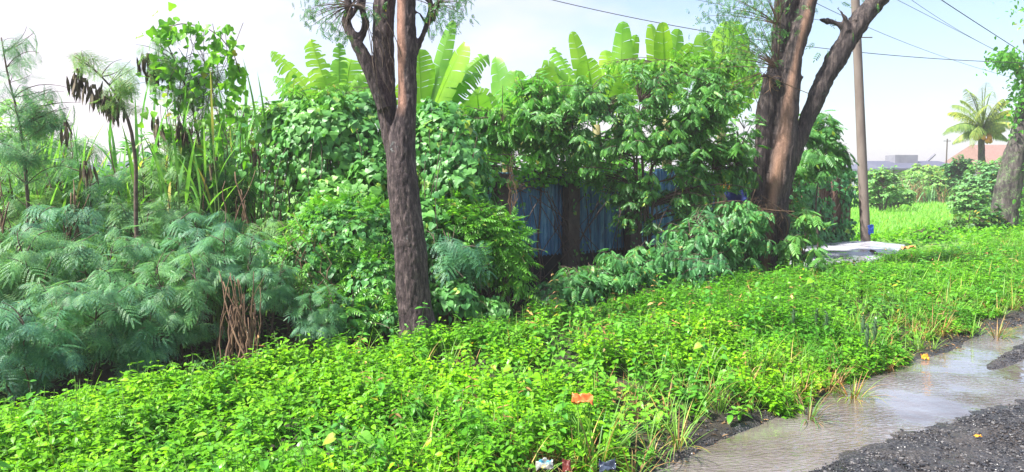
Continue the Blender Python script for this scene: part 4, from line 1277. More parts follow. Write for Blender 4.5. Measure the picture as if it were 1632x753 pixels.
# ------------------------------------------------------------------ cane / elephant grass
def cane_clump(label, loc, seed, n=13, H=1.7, blade=.72, W=.032):
    r = np.random.default_rng(seed)
    root = empty("cane_clump", loc, label, "cane", "tall cane clumps on the left")
    st, bl = Geo(), Geo()
    for i in range(n):
        a = r.uniform(0, 6.28); rr = .32 * math.sqrt(r.random()); h = H * r.uniform(.65, 1.1)
        b0 = np.array([rr * math.cos(a), rr * math.sin(a), -.1]); lean = r.normal(0, .10, 2) + .10 * np.array([math.cos(a), math.sin(a)])
        t0 = b0 + [lean[0] * h, lean[1] * h, h]
        q = stemline(b0, t0, .03, 8, seed * 50 + i); st.tubes(q, np.linspace(.012, .006, 8), 5, 0 if r.random() < .6 else 1)
        m = 8
        for j in range(m):
            f = .28 + .72 * j / (m - 1); p = b0 + (t0 - b0) * f
            az = j * 2.6 + r.normal(0, .5); el = (1.05 + .35 * (f > .9)) + r.normal(0, .15); el = min(el, 1.5)
            D = np.array([[math.cos(az) * math.cos(el), math.sin(az) * math.cos(el), math.sin(el)]])
            N = np.array([[-math.cos(az) * math.sin(el), -math.sin(az) * math.sin(el), math.cos(el)]])
            L = blade * r.uniform(.7, 1.2) * (1 - .2 * (f < .4))
            dry = f < .5 and r.random() < .3
            bl.inst(T_blade_long[r.integers(0, 4) if f < .95 else 0], p[None], D, N, L, 1 if dry else 0, W * r.uniform(.6, 1.2))
    st.build("stalk", [M_stem, M_drystem], root); bl.build("blade", [M_cane, M_dry], root)
    return root


cl = [(60, 8.2, 1.65, "cane clump behind the left-edge shrubs"), (120, 7.7, 1.45, "cane clump rising over the withered tan stems"), (270, 8.4, 1.85, "cane clump directly right of the bare podded stem"),
      (330, 8.8, 2.0, "dense pale cane clump under the vine-draped tree"), (385, 8.3, 2.1, "tallest cane clump, upright behind the orange dry stalks"), (180, 9.4, 1.45, "cane clump half hidden behind the bare podded stem"),
      (430, 9.0, 1.85, "cane clump against the left side of the vine mound"), (-20, 8.0, 1.6, "cane clump cut by the left edge"), (225, 9.0, 1.6, "thin cane clump between the podded stem and the taller cane"), (-110, 7.8, 1.7, "cane clump outside the left edge"), (-220, 7.6, 1.7, "cane clump farther outside the left edge"), (-340, 7.4, 1.6, "last cane clump at the left end"), (95, 8.6, 1.75, "cane clump in the gap left of the bare podded stem"), (155, 8.3, 1.6, "pale cane clump just left of the bare podded stem"), (300, 7.8, 1.7, "cane clump in front of the vine-draped tree"), (360, 9.2, 2.1, "cane clump behind the tallest upright cane"), (20, 9.6, 1.6, "cane clump far back at the left")]
cp = []
for i, (px, d, H, lb) in enumerate(cl):
    p = P(px, 300, d); loc = (p[0], p[1], hz(p))
    if i < 3: cp.append(cane_clump(lb, loc, 60 + i, H=1.7)); cp[-1].scale = (1, 1, H / 1.58)
    else: dup(cp[i % 3], loc, rng.uniform(0, 6.28), (1, 1, H / 1.58), lb, "cane", "tall cane clumps on the left")

# ------------------------------------------------------------------ arching shrub over the fence
DS = 10.3
bs = ground_under(P(1035, 430, DS))
p0 = P(1035, 300, DS)
stems = [np.vstack([stemline(bs, P(1022, 330, DS), .04, 6, 1), stemline(P(1020, 300, DS), P(1020, 165, DS), .05, 8, 2)]),
         np.vstack([stemline(bs, P(1024, 260, DS), .04, 6, 3), stemline(P(1022, 230, DS), P(940, 145, DS), .07, 8, 4)]),
         np.vstack([stemline(bs, P(1030, 300, DS), .04, 6, 5), stemline(P(1040, 265, DS), P(1150, 160, DS), .07, 8, 6)]),
         np.vstack([stemline(bs, P(1040, 330, DS), .04, 6, 7), stemline(P(1050, 290, DS), P(1170, 260, DS), .07, 8, 8)]),
         np.vstack([stemline(bs, P(1015, 300, DS), .04, 6, 9), stemline(P(1010, 250, DS), P(890, 220, DS), .07, 8, 10)])]
plant("arching_shrub", "big spreading shrub with dark branches leaning over the blue fence", "shrub", bs, stems,
      [E(1010, 165, DS, 130, 62, .8), E(1110, 175, DS, 90, 70, .8), E(900, 190, DS, 80, 62, .6), E(1060, 240, DS, 120, 70, .7), E(950, 245, DS, 70, 50, .5), E(1150, 250, DS, 65, 70, .6), E(1020, 320, DS, 66, 46, .4), E(965, 300, DS, 46, 30, .3), E(1110, 320, DS, 60, 50, .4), E(1180, 300, DS, 34, 50, .3)],
      ntips=600, tms=[T_comp, T_comp2, T_comp], mat_=M_gliri, leaf=.165, per=7, droop=.45, stem_r=.026, twig_r=.008, seed=41, arch=.2, t0=.45, hollow=.12)
DS2 = 10.6
b2 = ground_under(P(860, 400, DS2))
plant("arching_shrub", "light yellow-green shrub behind the fence between banana plants and big shrub", "shrub", b2, [stemline(b2, P(850, 180, DS2), .08, 10, 11), stemline(b2, P(800, 200, DS2), .08, 10, 12)],
      [E(860, 175, DS2, 70, 60, .4), E(805, 218, DS2, 46, 26, .4), E(880, 225, DS2, 50, 38, .4), E(765, 195, DS2, 40, 32, .4)], ntips=260, tms=[T_comp, T_comp2], mat_=M_heart2, leaf=.20, per=5, droop=.5, seed=42, stem_r=.02)
b3 = ground_under(P(1120, 400, 12.4))
plant("arching_shrub", "yellow-green shrub behind the dark shrub's top, below the banana leaves", "shrub", b3, [stemline(b3, P(1110, 130, 12.4), .08, 10, 13)],
      [E(1110, 115, 12.4, 80, 40, .5), E(1180, 130, 12.4, 50, 50, .5), E(1000, 120, 12.4, 80, 25, .5)], ntips=110, tms=[T_comp, T_comp2], mat_=M_heart2, leaf=.20, per=6, droop=.4, seed=43, stem_r=.03)
b4 = ground_under(P(500, 400, 10.5))
plant("arching_shrub", "yellow-green leafy bush behind the left vine mound under tattered banana leaves", "shrub", b4, [stemline(b4, P(500, 190, 10.5), .08, 10, 14)],
      [E(500, 160, 10.5, 70, 32, .4), E(590, 160, 10.5, 50, 30, .4), E(430, 190, 10.5, 40, 30, .4)], ntips=80, tms=[T_comp, T_comp2], mat_=M_heart2, leaf=.24, per=5, droop=.4, seed=44, stem_r=.02)

# low drooping shrub in front of the fence, left of tree 2
DL = 9.3
bl_ = ground_under(P(1190, 420, 9.9))
low = [(1180, 400, 9.9, 60, 45), (1110, 385, 9.5, 62, 40), (1040, 410, 9.1, 56, 32), (970, 430, 8.6, 56, 34), (905, 462, 8.1, 50, 34), (860, 490, 7.8, 36, 26), (930, 440, 8.5, 50, 26), (1150, 350, 9.8, 60, 30), (1120, 425, 9.0, 60, 30), (1190, 350, 10.0, 40, 34), (1000, 440, 8.6, 60, 26)]
plant("drooping_shrub", "low shrub of drooping leafy sprays reaching left from the fused-trunk tree", "shrub", bl_,
      [stemline(bl_, P(1100, 380, 9.5), .06, 10, 21), stemline(bl_, P(980, 420, 8.7), .06, 12, 22), stemline(bl_, P(890, 470, 8.0), .05, 12, 23), stemline(bl_, P(1190, 350, 10), .05, 8, 24)],
      [E(a, b, d, w, h, .35) for a, b, d, w, h in low], ntips=600, tms=[T_comp2, T_comp], mat_=M_spray, leaf=.17, per=6, droop=.55, stem_r=.02, seed=45, arch=.3, t0=.35)
b5 = ground_under(P(1285, 440, 10.0))
plant("drooping_shrub", "small compound-leaved shrub right of the fused trunks, over the slab edge", "shrub", b5, [stemline(b5, P(1280, 345, 10.2), .05, 8, 25), stemline(b5, P(1300, 400, 10), .05, 8, 26)],
      [E(1285, 350, 10.2, 30, 34, .2), E(1262, 395, 10.1, 24, 28, .25), E(1300, 402, 10.0, 12, 12, .2)], ntips=36, tms=[T_comp2, T_comp], mat_=M_spray, leaf=.24, per=4, droop=.6, seed=46, stem_r=.012)
b6 = ground_under(P(1310, 380, 13.6))
plant("arching_shrub", "leafy bush topping the ivy-covered fence right of the fused trunks", "shrub", b6, [stemline(b6, P(1305, 230, 13.6), .06, 9, 27)],
      [E(1300, 215, 13.6, 46, 44, .5), E(1335, 250, 13.6, 40, 24, .4), E(1290, 260, 13.2, 30, 30, .4)], ntips=120, tms=[T_comp2, T_comp], mat_=M_gliri, leaf=.28, per=5, droop=.4, seed=47, stem_r=.03)

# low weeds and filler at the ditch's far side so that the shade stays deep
mound("ditch_creeper", "dark creeper growing on the ditch bank below the blue fence", "vine", [(sc(9.6, 7.3, -.5), (1.3, .35, .35)), (sc(7.6, 7.3, -.55), (1.0, .35, .3)), (sc(11.6, 7.3, -.35), (1.2, .35, .45))], .07, 1500, M_heart, sc(9, 7.4, -.7), seed=16)

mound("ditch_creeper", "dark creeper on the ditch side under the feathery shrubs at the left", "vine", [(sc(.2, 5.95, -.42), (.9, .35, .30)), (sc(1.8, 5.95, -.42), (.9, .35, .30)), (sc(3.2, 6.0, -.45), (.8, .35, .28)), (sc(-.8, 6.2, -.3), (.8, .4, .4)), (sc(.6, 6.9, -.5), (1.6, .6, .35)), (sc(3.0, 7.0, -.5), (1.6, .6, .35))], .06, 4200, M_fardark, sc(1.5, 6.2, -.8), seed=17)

# ------------------------------------------------------------------ banana plants
def banana_leaf(root, org, a, b, W, tatter, arch, facing, m, seed, pet=.18):
    W = W * 1.18; tatter = min(1, tatter + .2); arch = arch + .04
    r = np.random.default_rng(seed)
    a, b = np.asarray(a) - org, np.asarray(b) - org
    n = 34
    L = np.linalg.norm(b - a)
    mid = a + (b - a) * .55 + np.array([0, 0, arch * L])
    path = bez(a[None], mid[None], b[None], n + 1)[0]
    T = nrm(np.gradient(path, axis=0))
    f = np.asarray(facing, float)
    S = nrm(np.cross(T, f)); Nn = np.cross(S, T)
    g = Geo()
    g.tubes(path, np.linspace(.020, .004, n + 1) * (W / .3), 6)
    t = np.linspace(0, 1, n + 1)
    prof = np.clip(np.sin(math.pi * np.clip((t - pet) / (1 - pet), 0, 1) ** .85), 0, 1) ** .42
    for sgn in (-1, 1):
        i = int(pet * n)
        while i < n:
            run = r.integers(1, 3) if tatter > .6 else (r.integers(2, 6) if tatter > .2 else r.integers(5, 14))
            j = min(n, i + run)
            cut = tatter * r.uniform(.3, 1.0)
            dr = r.uniform(.0, .5) * tatter + .10
            ks = np.arange(i, j + 1)
            tk = t[ks]
            base = path[ks] + Nn[ks] * .004
            V = [base]
            mids = (ks.mean())
            for q, wq in ((1, .5), (2, 1.0)):
                w = W * prof[ks] * wq * (1 - .25 * tatter * r.random())
                pinch = 1 - cut * .45 * wq
                pk = path[i] + (path[j] - path[i]) * (0.5 + (np.linspace(-.5, .5, len(ks))) * pinch)[:, None] if len(ks) > 1 else path[ks]
                pk = pk * (tatter > .2) + path[ks] * (tatter <= .2) if tatter <= .2 else pk
                V.append(pk + S[ks] * (sgn * w)[:, None] + T[ks] * (w * .35)[:, None] + Nn[ks] * (-w * dr * wq + .16 * w * (1 - wq))[:, None] - up3 * (dr * w * wq * tatter)[:, None])
            V = np.array(V); k = len(ks)
            F = []
            for q in range(2):
                for x in range(k - 1):
                    F += [q * k + x, q * k + x + 1, (q + 1) * k + x + 1, (q + 1) * k + x]
            g.add(V.reshape(-1, 3), F, [4] * (2 * (k - 1)))
            i = j
    return g.build("leaf", m, root, smooth=True)


GB = "banana plants behind the hedge"
def banana(label, px, pyc, d, leaves, seed):
    """leaves: (tip px, tip py, half width m, tatter, arch, dry)"""
    cr = P(px, pyc, d); base = np.array([cr[0], cr[1], hz(cr)])
    root = empty("banana_plant", base, label, "banana plant", GB)
    g = Geo(); g.tubes(stemline(np.zeros(3), cr - base, .03, 10, seed), np.linspace(.13, .07, 10), 10); g.build("pseudostem", M_bstem, root, smooth=True)
    r = np.random.default_rng(seed)
    for i, lf_ in enumerate(leaves):
        tx, ty, W, ta, ar = lf_[:5]; dry = len(lf_) > 5
        tip = P(tx, ty, d + r.normal(0, .25))
        face = np.array([r.normal(0, .35), -1, .35 + abs(tx - px) / 250])
        banana_leaf(root, base, cr - [0, 0, .1], tip, W, ta, ar, face, M_dryleaf if dry else M_banana, seed * 20 + i)
    return root


banana("banana plant with comb-like tattered leaves left of the mid-bank tree", 540, 210, 11.5,
       [(495, 62, .17, 1.0, .05), (432, 82, .13, 1.0, .12), (436, 122, .12, 1.0, .14), (541, 68, .13, .8, .02), (560, 95, .28, .25, .15), (585, 118, .16, .3, .08), (515, 120, .2, .4, .1), (604, 140, .13, 1.0, .15, 1), (478, 150, .2, .3, .2), (615, 165, .2, .4, .2)], 1)
banana("banana plant with broad bright leaves just right of the mid-bank tree", 672, 215, 9.6,
       [(722, 32, .10, .1, .03), (742, 68, .19, .1, .06), (779, 88, .13, .85, .20), (668, 78, .19, .1, .02), (765, 120, .16, .5, .30), (712, 140, .18, .1, .12), (640, 130, .15, .3, .1)], 2)
banana("small banana plant with rounded leaf tips between the tree and the big shrub", 808, 230, 11.5,
       [(790, 90, .17, .1, .02), (822, 112, .20, .1, .03), (755, 145, .2, .3, .2), (850, 150, .2, .2, .15), (775, 215, .2, .3, .3), (835, 222, .13, .5, .3, 1)], 3)
banana("shaded banana plant low behind the fence's left end", 770, 260, 11.0, [(735, 165, .2, .3, .15), (760, 150, .22, .2, .05), (800, 170, .2, .3, .15), (740, 215, .2, .4, .25), (812, 230, .18, .5, .3)], 9)
banana("banana plant half hidden at the top left of the big shrub", 880, 215, 12.0, [(845, 125, .22, .2, .1), (868, 108, .2, .1, .05), (900, 130, .22, .3, .1), (835, 170, .2, .4, .25)], 10)
banana("banana plant behind the left part of the big shrub, one long narrow leaf", 950, 200, 13.0,
       [(912, 50, .13, .1, .02), (880, 75, .16, .7, .08), (935, 95, .2, .1, .1), (990, 105, .2, .2, .1), (865, 100, .2, .3, .15), (905, 130, .24, .2, .2)], 4)
banana("banana plant with a pair of upright leaves above the big shrub's centre", 985, 190, 13.2,
       [(993, 34, .17, .1, .0), (1014, 55, .12, .1, .02), (965, 80, .17, .2, .05), (1030, 100, .2, .2, .1)], 5)
banana("banana plant with three tall rounded leaves side by side above the big shrub", 1062, 190, 13.2,
       [(1038, 38, .18, .05, .0), (1056, 35, .15, .05, .0), (1082, 46, .18, .05, .02), (1105, 70, .2, .2, .06), (1020, 95, .18, .2, .1)], 6)
banana("banana plant with a very broad bright leaf beside the fused-trunk tree", 1150, 200, 13.2,
       [(1118, 52, .22, .1, .02), (1165, 34, .32, .05, .0), (1190, 80, .25, .2, .1), (1130, 110, .25, .3, .15), (1215, 120, .2, .3, .2)], 7)

# ------------------------------------------------------------------ utility pole and wires
DP = 16.6
pb = P(1385, 385, DP); pb[2] = hz(pb)
pole = empty("utility_pole", pb, "tall tapered concrete utility pole leaning slightly left beside the slab", "utility pole")
topp = P(1352, -260, DP)
g = Geo(); t = np.linspace(0, 1, 14)[:, None]
g.tubes((topp - pb) * t + [0, 0, -.2 * (1 - t[0, 0])] * (1 - t), np.linspace(.108, .078, 14), 24)
g.build("shaft", plainmat("pole concrete", (0.13, 0.10, 0.085), (0.21, 0.17, 0.145), 5, .8, .003, stretch=(1, 1, .3)), pole, smooth=True)
g = Geo(); g.box(topp - pb - [0, 0, .3], [.8, .3, 0], [-.02, .05, 0], [0, 0, .05]); g.build("crossarm", M_conc, pole)
g = Geo(); q = P(1374, 60, DP - .14) - pb; g.tubes(np.array([q + [-.16, 0, 0], q + [.22, 0, .0]]), np.array([.012, .012]), 6); g.build("bracket", M_twig, pole)
g = Geo()
for x in (-.7, 0, .7): g.tubes(np.array([topp - pb + [x, x * .37, -.25], topp - pb + [x, x * .37, -.1]]), np.array([.04, .03]), 10)
g.build("insulator", M_conc, pole)

M_wire = plainmat("black wire sheath", (0.05, 0.045, 0.05), (0.08, 0.07, 0.08), 5, .6)
def wire(label, pts, r=.008):
    x = np.array([p[0] for p in pts], float); k = min(2, len(pts) - 1)
    cy = np.polyfit(x, [p[1] for p in pts], k); cd = np.polyfit(x, [p[2] for p in pts], 1)
    X = np.linspace(x[0], x[-1], 50)
    q = np.array([P(a, np.polyval(cy, a), np.polyval(cd, a)) for a in X])
    g = Geo(); g.tubes(q, np.full(50, r), 5)
    tag(g.build("overhead_wire", M_wire, origin=q[0]), label, "wire", "overhead wires")
wire("long sagging wire crossing behind both big trees from the top centre to the right", [(700, -48, 14), (870, 0, 14.5), (1165, 53, 15.5), (1290, 74, 16), (1372, 86, 16.5), (1575, 101, 17.5), (1760, 100, 19)], .008)
wire("thin wire running down from the pole's upper part towards the coconut palm", [(1300, 5, 16), (1385, 45, 16.6), (1480, 80, 22), (1560, 112, 26), (1640, 130, 30)], .006)
wire("thin wire at the top right, left of the thick one", [(1380, -25, 16), (1430, 0, 17), (1520, 45, 21), (1620, 100, 26), (1700, 140, 30)], .006)
wire("faint wire at the top right between two others", [(1400, -40, 16), (1450, 0, 18), (1550, 60, 24), (1640, 105, 30)], .006)
wire("thick dark wire descending to the top of the leaning tree at the right edge", [(1440, -40, 16), (1500, 0, 17), (1570, 45, 20), (1632, 86, 23), (1720, 140, 28)], .011)
wire("short faint wire across the top edge between the two big trees", [(1040, -16, 15), (1105, 0, 15), (1200, 16, 15.5), (1320, 34, 16.5)], .005)

# ------------------------------------------------------------------ background on the right
M_wall = plainmat("painted wall", (0.17, 0.17, 0.20), (0.24, 0.24, 0.27), 2, .9)
M_roofg = plainmat("grey roof sheet", (0.07, 0.075, 0.11), (0.11, 0.115, 0.16), 3, .7, stretch=(1, 8, 1))
M_roofr = plainmat("terracotta roof tile", (0.20, 0.11, 0.09), (0.28, 0.17, 0.14), 6, .8)
M_dark = plainmat("dark window glass", (0.02, 0.025, 0.03), (0.04, 0.045, 0.05), 3, .2)
def house(label, px0, px1, d, eave, ridge, depth, roofm, tank=False):
    a = P(px0, 285, d); b = P(px1, 285, d); w = (b[0] - a[0]) / 2; cx = (a[0] + b[0]) / 2
    root = empty("house", (cx, d, 0), label, "house")
    g = Geo(); g.box([0, depth / 2, eave / 2], [w * .94, 0, 0], [0, depth / 2, 0], [0, 0, eave / 2]); g.build("wall", M_wall, root)
    V = [(-w, -.5, eave), (w, -.5, eave), (w, depth + .5, eave), (-w, depth + .5, eave), (-w * .85, depth / 2, ridge), (w * .85, depth / 2, ridge),
         (-w, -.5, eave + .14), (w, -.5, eave + .14), (w, depth + .5, eave + .14), (-w, depth + .5, eave + .14)]
    F = [0, 3, 2, 1, 0, 1, 7, 6, 1, 2, 8, 7, 2, 3, 9, 8, 3, 0, 6, 9, 6, 7, 5, 4, 8, 9, 4, 5, 7, 8, 5, 9, 6, 4]
    g = Geo(); g.add(V, F, [4] * 7 + [3, 3]); g.build("roof", roofm, root)
    for k2 in (-.55, 0, .55):
        g = Geo(); g.box([k2 * w, -.02, eave * .55], [w * .10, 0, 0], [0, .04, 0], [0, 0, eave * .22]); g.build("window", M_dark, root)
    if tank:
        g = Geo(); g.box([-w * .05, depth * .45, ridge - .1], [w * .26, 0, 0], [0, .8, 0], [0, 0, .55]); g.build("tank_room", M_wall, root)
        g = Geo(); g.tubes(np.array([[w * .55, depth * .5, ridge - .2], [w * .78, depth * .5, ridge + .55]]), np.array([.1, .1]), 6); g.build("pipe", M_wall, root)
    return root
house("low grey-roofed house with a rooftop box far behind the paddy", 1400, 1545, 58, 2.2, 3.0, 7, M_roofg, True)
house("red-tiled house half hidden behind the coconut palm", 1580, 1700, 66, 2.6, 4.7, 8, M_roofr)
house("pale distant house glimpsed low through the left thicket", 120, 235, 60, 2.1, 3.0, 7, M_roofg)
ap = P(1508, 262, 52)
g = Geo(); g.tubes(np.array([[ap[0], ap[1], 0], [ap[0], ap[1], 4.3]]), np.array([.05, .04]), 8); g.box([ap[0], ap[1], 4.15], [.25, 0, 0], [0, .03, 0], [0, 0, .02])
tag(g.build("antenna_mast", M_conc, origin=(ap[0], ap[1], 0)), "thin antenna mast rising beside the grey-roofed house", "antenna mast")

# coconut palm
dp = 36.0
cb = P(1568, 300, dp); cb[2] = 0
pc = P(1565, 208, dp)
palm = empty("coconut_palm", cb, "coconut palm with orange coconuts against the pale sky at right", "palm tree")
g = Geo(); g.tubes(stemline([0, 0, -.1], pc - cb, .08, 14, 6), np.linspace(.20, .13, 14), 12); g.build("trunk", M_bark3, palm, smooth=True)
r = np.random.default_rng(5)
fr = [(1504, 212), (1518, 168), (1540, 142), (1572, 132), (1606, 160), (1628, 190), (1548, 232), (1510, 205), (1512, 180), (1530, 160), (1548, 148), (1565, 140), (1582, 146), (1598, 158), (1614, 176), (1620, 200), (1520, 226), (1535, 200), (1600, 205), (1575, 168), (1556, 175), (1605, 222)]
for i, (tx, ty) in enumerate(fr):
    tip = P(tx, ty, dp + r.normal(0, 1.0)) - cb; a = pc - cb
    L = np.linalg.norm(tip - a)
    path = bez(a[None], (a + (tip - a) * .5 + [0, 0, .32 * L])[None], tip[None], 24)[0]
    T = nrm(np.gradient(path, axis=0)); S = nrm(np.cross(T, [0, 0, 1.0]) + 1e-4)
    g = Geo(); g.tubes(path, np.linspace(.035, .008, 24), 5)
    for k2 in range(2, 24):
        for sgn in (-1, 1):
            for e in (0, .5):
                p = path[k2] - (path[k2] - path[k2 - 1]) * e
                g.inst(T_bl[1], p[None], (S[k2] * sgn * .8 + T[k2] * .6 - up3 * (.35 + .3 * r.random()))[None], (up3 + S[k2] * sgn * .2)[None], .55 * math.sin(math.pi * (k2 / 25) ** .6) + .12, 0, .045)
    g.build("frond", M_palm, palm)
M_coco = plainmat("orange coconut husk", (0.62, 0.24, 0.05), (0.78, 0.38, 0.10), 6, .5)
for i in range(14):
    a = i * 2.4; q = pc - cb + np.array([math.cos(a) * .30, math.sin(a) * .30 - .1, -.20 - .16 * (i % 3)])
    g = Geo(); g.inst(tmpl(iv * [1, 1, 1.2], iF), q[None], np.array([[0, 1, 0.0]]), np.array([[0, 0, 1.0]]), .12); g.build("coconut", M_coco, palm, smooth=True)

# bushes at the far side
GBk = "bushes beyond the rice paddy"
def bush(label, px, py, d, rx, rz, mat_, leaf, tm=T_leaf, ntips=70, per=7, group=GBk, seed=1, ry=None, cat="bush", name="bush"):
    b = P(px, py, d); base = np.array([b[0], b[1], hz(b) if d < 30 else 0.0])
    R = rx / FPX * d; Z = rz / FPX * d
    r = np.random.default_rng(seed)
    st = [stemline(base, b + [R * .5 * math.cos(a), R * .4 * math.sin(a), Z * .3], R * .08, 8, seed + k3) for k3, a in enumerate((0, 2.1, 4.2))]
    return plant(name, label, cat, base, st, [(b, (R, ry or R * .8, Z)), (b + [R * .45, 0, -Z * .3], (R * .6, R * .6, Z * .7)), (b + [-R * .5, 0, -Z * .35], (R * .6, R * .6, Z * .7))], group=group, ntips=ntips, tms=[tm], mat_=mat_, leaf=leaf, per=per,
                 droop=.2, stem_r=.02 * d / 12, twig_r=.006 * d / 12, seed=seed, hollow=.2, t0=.35)
far_b = [(1408, 292, 30, 32, 32, M_far, "pale round bush just right of the utility pole"), (1450, 300, 44, 36, 26, M_far, "low pale bush before the grey-roofed house"),
         (1500, 298, 42, 34, 28, M_far, "greyish bush below the rooftop pipe, beyond the paddy"), (1527, 268, 38, 24, 20, M_fardark, "round yellow-green tree with a dark underside left of the palm"),
         (1560, 295, 34, 38, 36, M_far, "leafy bush under the coconut palm"), (1590, 285, 32, 30, 40, M_far, "tall bush between the palm and the leaning tree"),
         (1545, 320, 27, 36, 26, M_far, "bright bush at the paddy's right corner"), (1480, 275, 50, 40, 16, M_far, "distant thin bush hiding the grey-roofed house's wall"),
         (1425, 310, 33, 34, 16, M_far, "low bright bush at the near left corner of the paddy, by the pole"), (1385, 300, 34, 30, 34, M_far, "bush partly hidden behind the utility pole"),
         (1620, 290, 36, 40, 50, M_far, "bush behind the leaning tree at the right edge")]
for i, (px, py, d, rx, rz, m_, lb) in enumerate(far_b):
    bush(lb, px, py, d, rx, rz, m_, .085 * d / 14, seed=200 + i, ntips=170, per=9)
bush("dark glossy bush at the foot of the leaning tree", 1545, 358, 20.5, 42, 26, M_fardark, .13, seed=220, ntips=110, per=8, group="bushes near the slab")
bush("dark small bush just left of the leaning tree's base", 1575, 345, 21.0, 26, 24, M_fardark, .13, seed=221, ntips=70, per=8, group="bushes near the slab")
bush("light green bush before the leaning tree", 1592, 385, 17.5, 32, 20, M_weed, .10, seed=222, ntips=80, per=7, group="bushes near the slab")
bush("knee-high bushy weed above the road's far bend", 1540, 440, 12.2, 42, 26, M_weed2, .07, seed=223, ntips=130, per=8, group="bushes near the slab", tm=T_leafhi)
bush("dark bushy weed at the right edge above the wet verge", 1612, 462, 10.2, 34, 24, M_weed2, .065, seed=224, ntips=100, per=8, group="bushes near the slab", tm=T_leafhi)
bush("leafy bush low behind the leaning tree", 1635, 330, 24, 30, 40, M_fardark, .15, seed=225, ntips=90, per=7, group="bushes near the slab")
bush("yellow-green weedy bush between the slab and the dark bushes", 1480, 372, 18.2, 36, 14, M_weed, .08, seed=226, ntips=70, per=7, group="bushes near the slab")
# dry reeds in front of the far bushes
g = Geo()
for i in range(90):
    px = rng.uniform(1395, 1520); d = rng.uniform(40, 46); q = P(px, 300, d)
    n = 14; az = rng.uniform(0, 6.28, n); el = rng.normal(1.3, .2, n)
    D = np.stack([np.cos(az) * np.cos(el), np.sin(az) * np.cos(el), np.sin(el)], -1)
    g.inst(T_bl[1], np.tile([q[0], q[1], 0], (n, 1)) + rng.normal(0, .3, (n, 3)) * [1, 1, 0], D, np.stack([-np.cos(az), -np.sin(az), 0 * az + .3], -1), rng.uniform(.8, 1.9, n), int(rng.random() < .5), .07)
tag(g.build("reeds", [M_far, M_dry]), "dry straw-coloured reeds along the far edge of the paddy", "reeds", kind='stuff')

# background behind the left thicket and behind the fence
GL = "bushes far behind the left thicket"
for i, (px, py, d, rx, rz, lb) in enumerate([(10, 275, 14, 90, 60, "background bush at the far left edge behind the cane"), (-180, 270, 12, 120, 70, "background bush outside the left edge"), (-420, 270, 12, 120, 70, "last background bush at the left end"), (130, 305, 12, 95, 48, "background bush behind the withered cane"), (260, 275, 13, 95, 75, "background bush behind the podded stem"),
        (380, 250, 13, 80, 85, "background bush behind the tallest cane"), (470, 300, 13, 70, 80, "background bush behind the left vine mound"), (600, 290, 13, 80, 90, "background bush hidden behind the mid-bank trunk"),
        (740, 260, 14, 80, 60, "background bush seen above the fence's left end"), (880, 250, 15, 90, 60, "background bush seen above the middle of the fence"), (1010, 230, 15, 90, 70, "background bush behind the big shrub's centre"),
        (1140, 230, 15.5, 90, 80, "background bush behind the big shrub's right side")]):
    bush(lb, px, py, d, rx, rz, M_far if i % 2 else M_heart, .17, tm=T_leaf, seed=300 + i, group=GL, ntips=110, per=8)

for i, (px, py, d, rx, rz, lb) in enumerate([(20, 205, 10.5, 70, 70, "pale leafy sapling crown behind the far left feathery tree"), (320, 215, 10.5, 85, 70, "pale leafy bush behind the vine-draped slender tree"), (410, 205, 10.8, 60, 58, "pale leafy bush filling the gap before the left vine mound"), (90, 250, 10.8, 55, 36, "pale leafy bush low between the two left stems")]):
    bush(lb, px, py, d, rx, rz, M_far, .10, tm=T_comp3 if i % 2 else T_leaf, seed=330 + i, group=GL, ntips=120, per=6)

# ------------------------------------------------------------------ small things
# broad-leaved plant by the pole
def broad(label, px, py, d, n, size, H, seed, mat_=M_heart, group=None):
    b = P(px, py, d); base = np.array([b[0], b[1], hz(b) if d < 30 else 0]); r = np.random.default_rng(seed)
    root = empty("broadleaf_plant", base, label, "plant", group)
    lf, st = Geo(), Geo()
    for i in range(n):
        a = i * 2.4; rr = .18 * H / .5; q = np.array([math.cos(a) * rr * r.uniform(.5, 1.2), math.sin(a) * rr, H * r.uniform(.55, 1.1)])
        st.tubes(bez(np.zeros((1, 3)), (q * [.3, .3, .8])[None], q[None], 6), np.full((1, 6), .006), 4)
        lf.inst(T_heart, q[None], np.array([[math.cos(a), math.sin(a), -.4]]), np.array([[0, -.4, 1.0]]), size * r.uniform(.7, 1.2))
    st.build("stem", M_stem, root); lf.build("leaf", mat_, root)
broad("large-leaved plant growing at the foot of the utility pole", 1405, 385, 16.2, 9, .26, .75, 1)
broad("yellow-green broad-leaved seedling by the ivy fence", 1335, 392, 15.3, 6, .26, .35, 2, M_heart2)
broad("pale broad-leaved weed in the middle of the bank", 830, 620, 4.75, 6, .06, .24, 3, M_weed)
broad("bright broad-leaved weed at the bottom of the bank", 560, 745, 3.35, 6, .055, .26, 4, M_heart2)
broad("pale green broad-leaved weed by the road edge", 1130, 600, 5.3, 6, .055, .24, 5, M_weed2)
broad("light green broad-leaved plant near the bank's crest below the slab", 1300, 500, 8.0, 7, .07, .3, 6, M_weed)

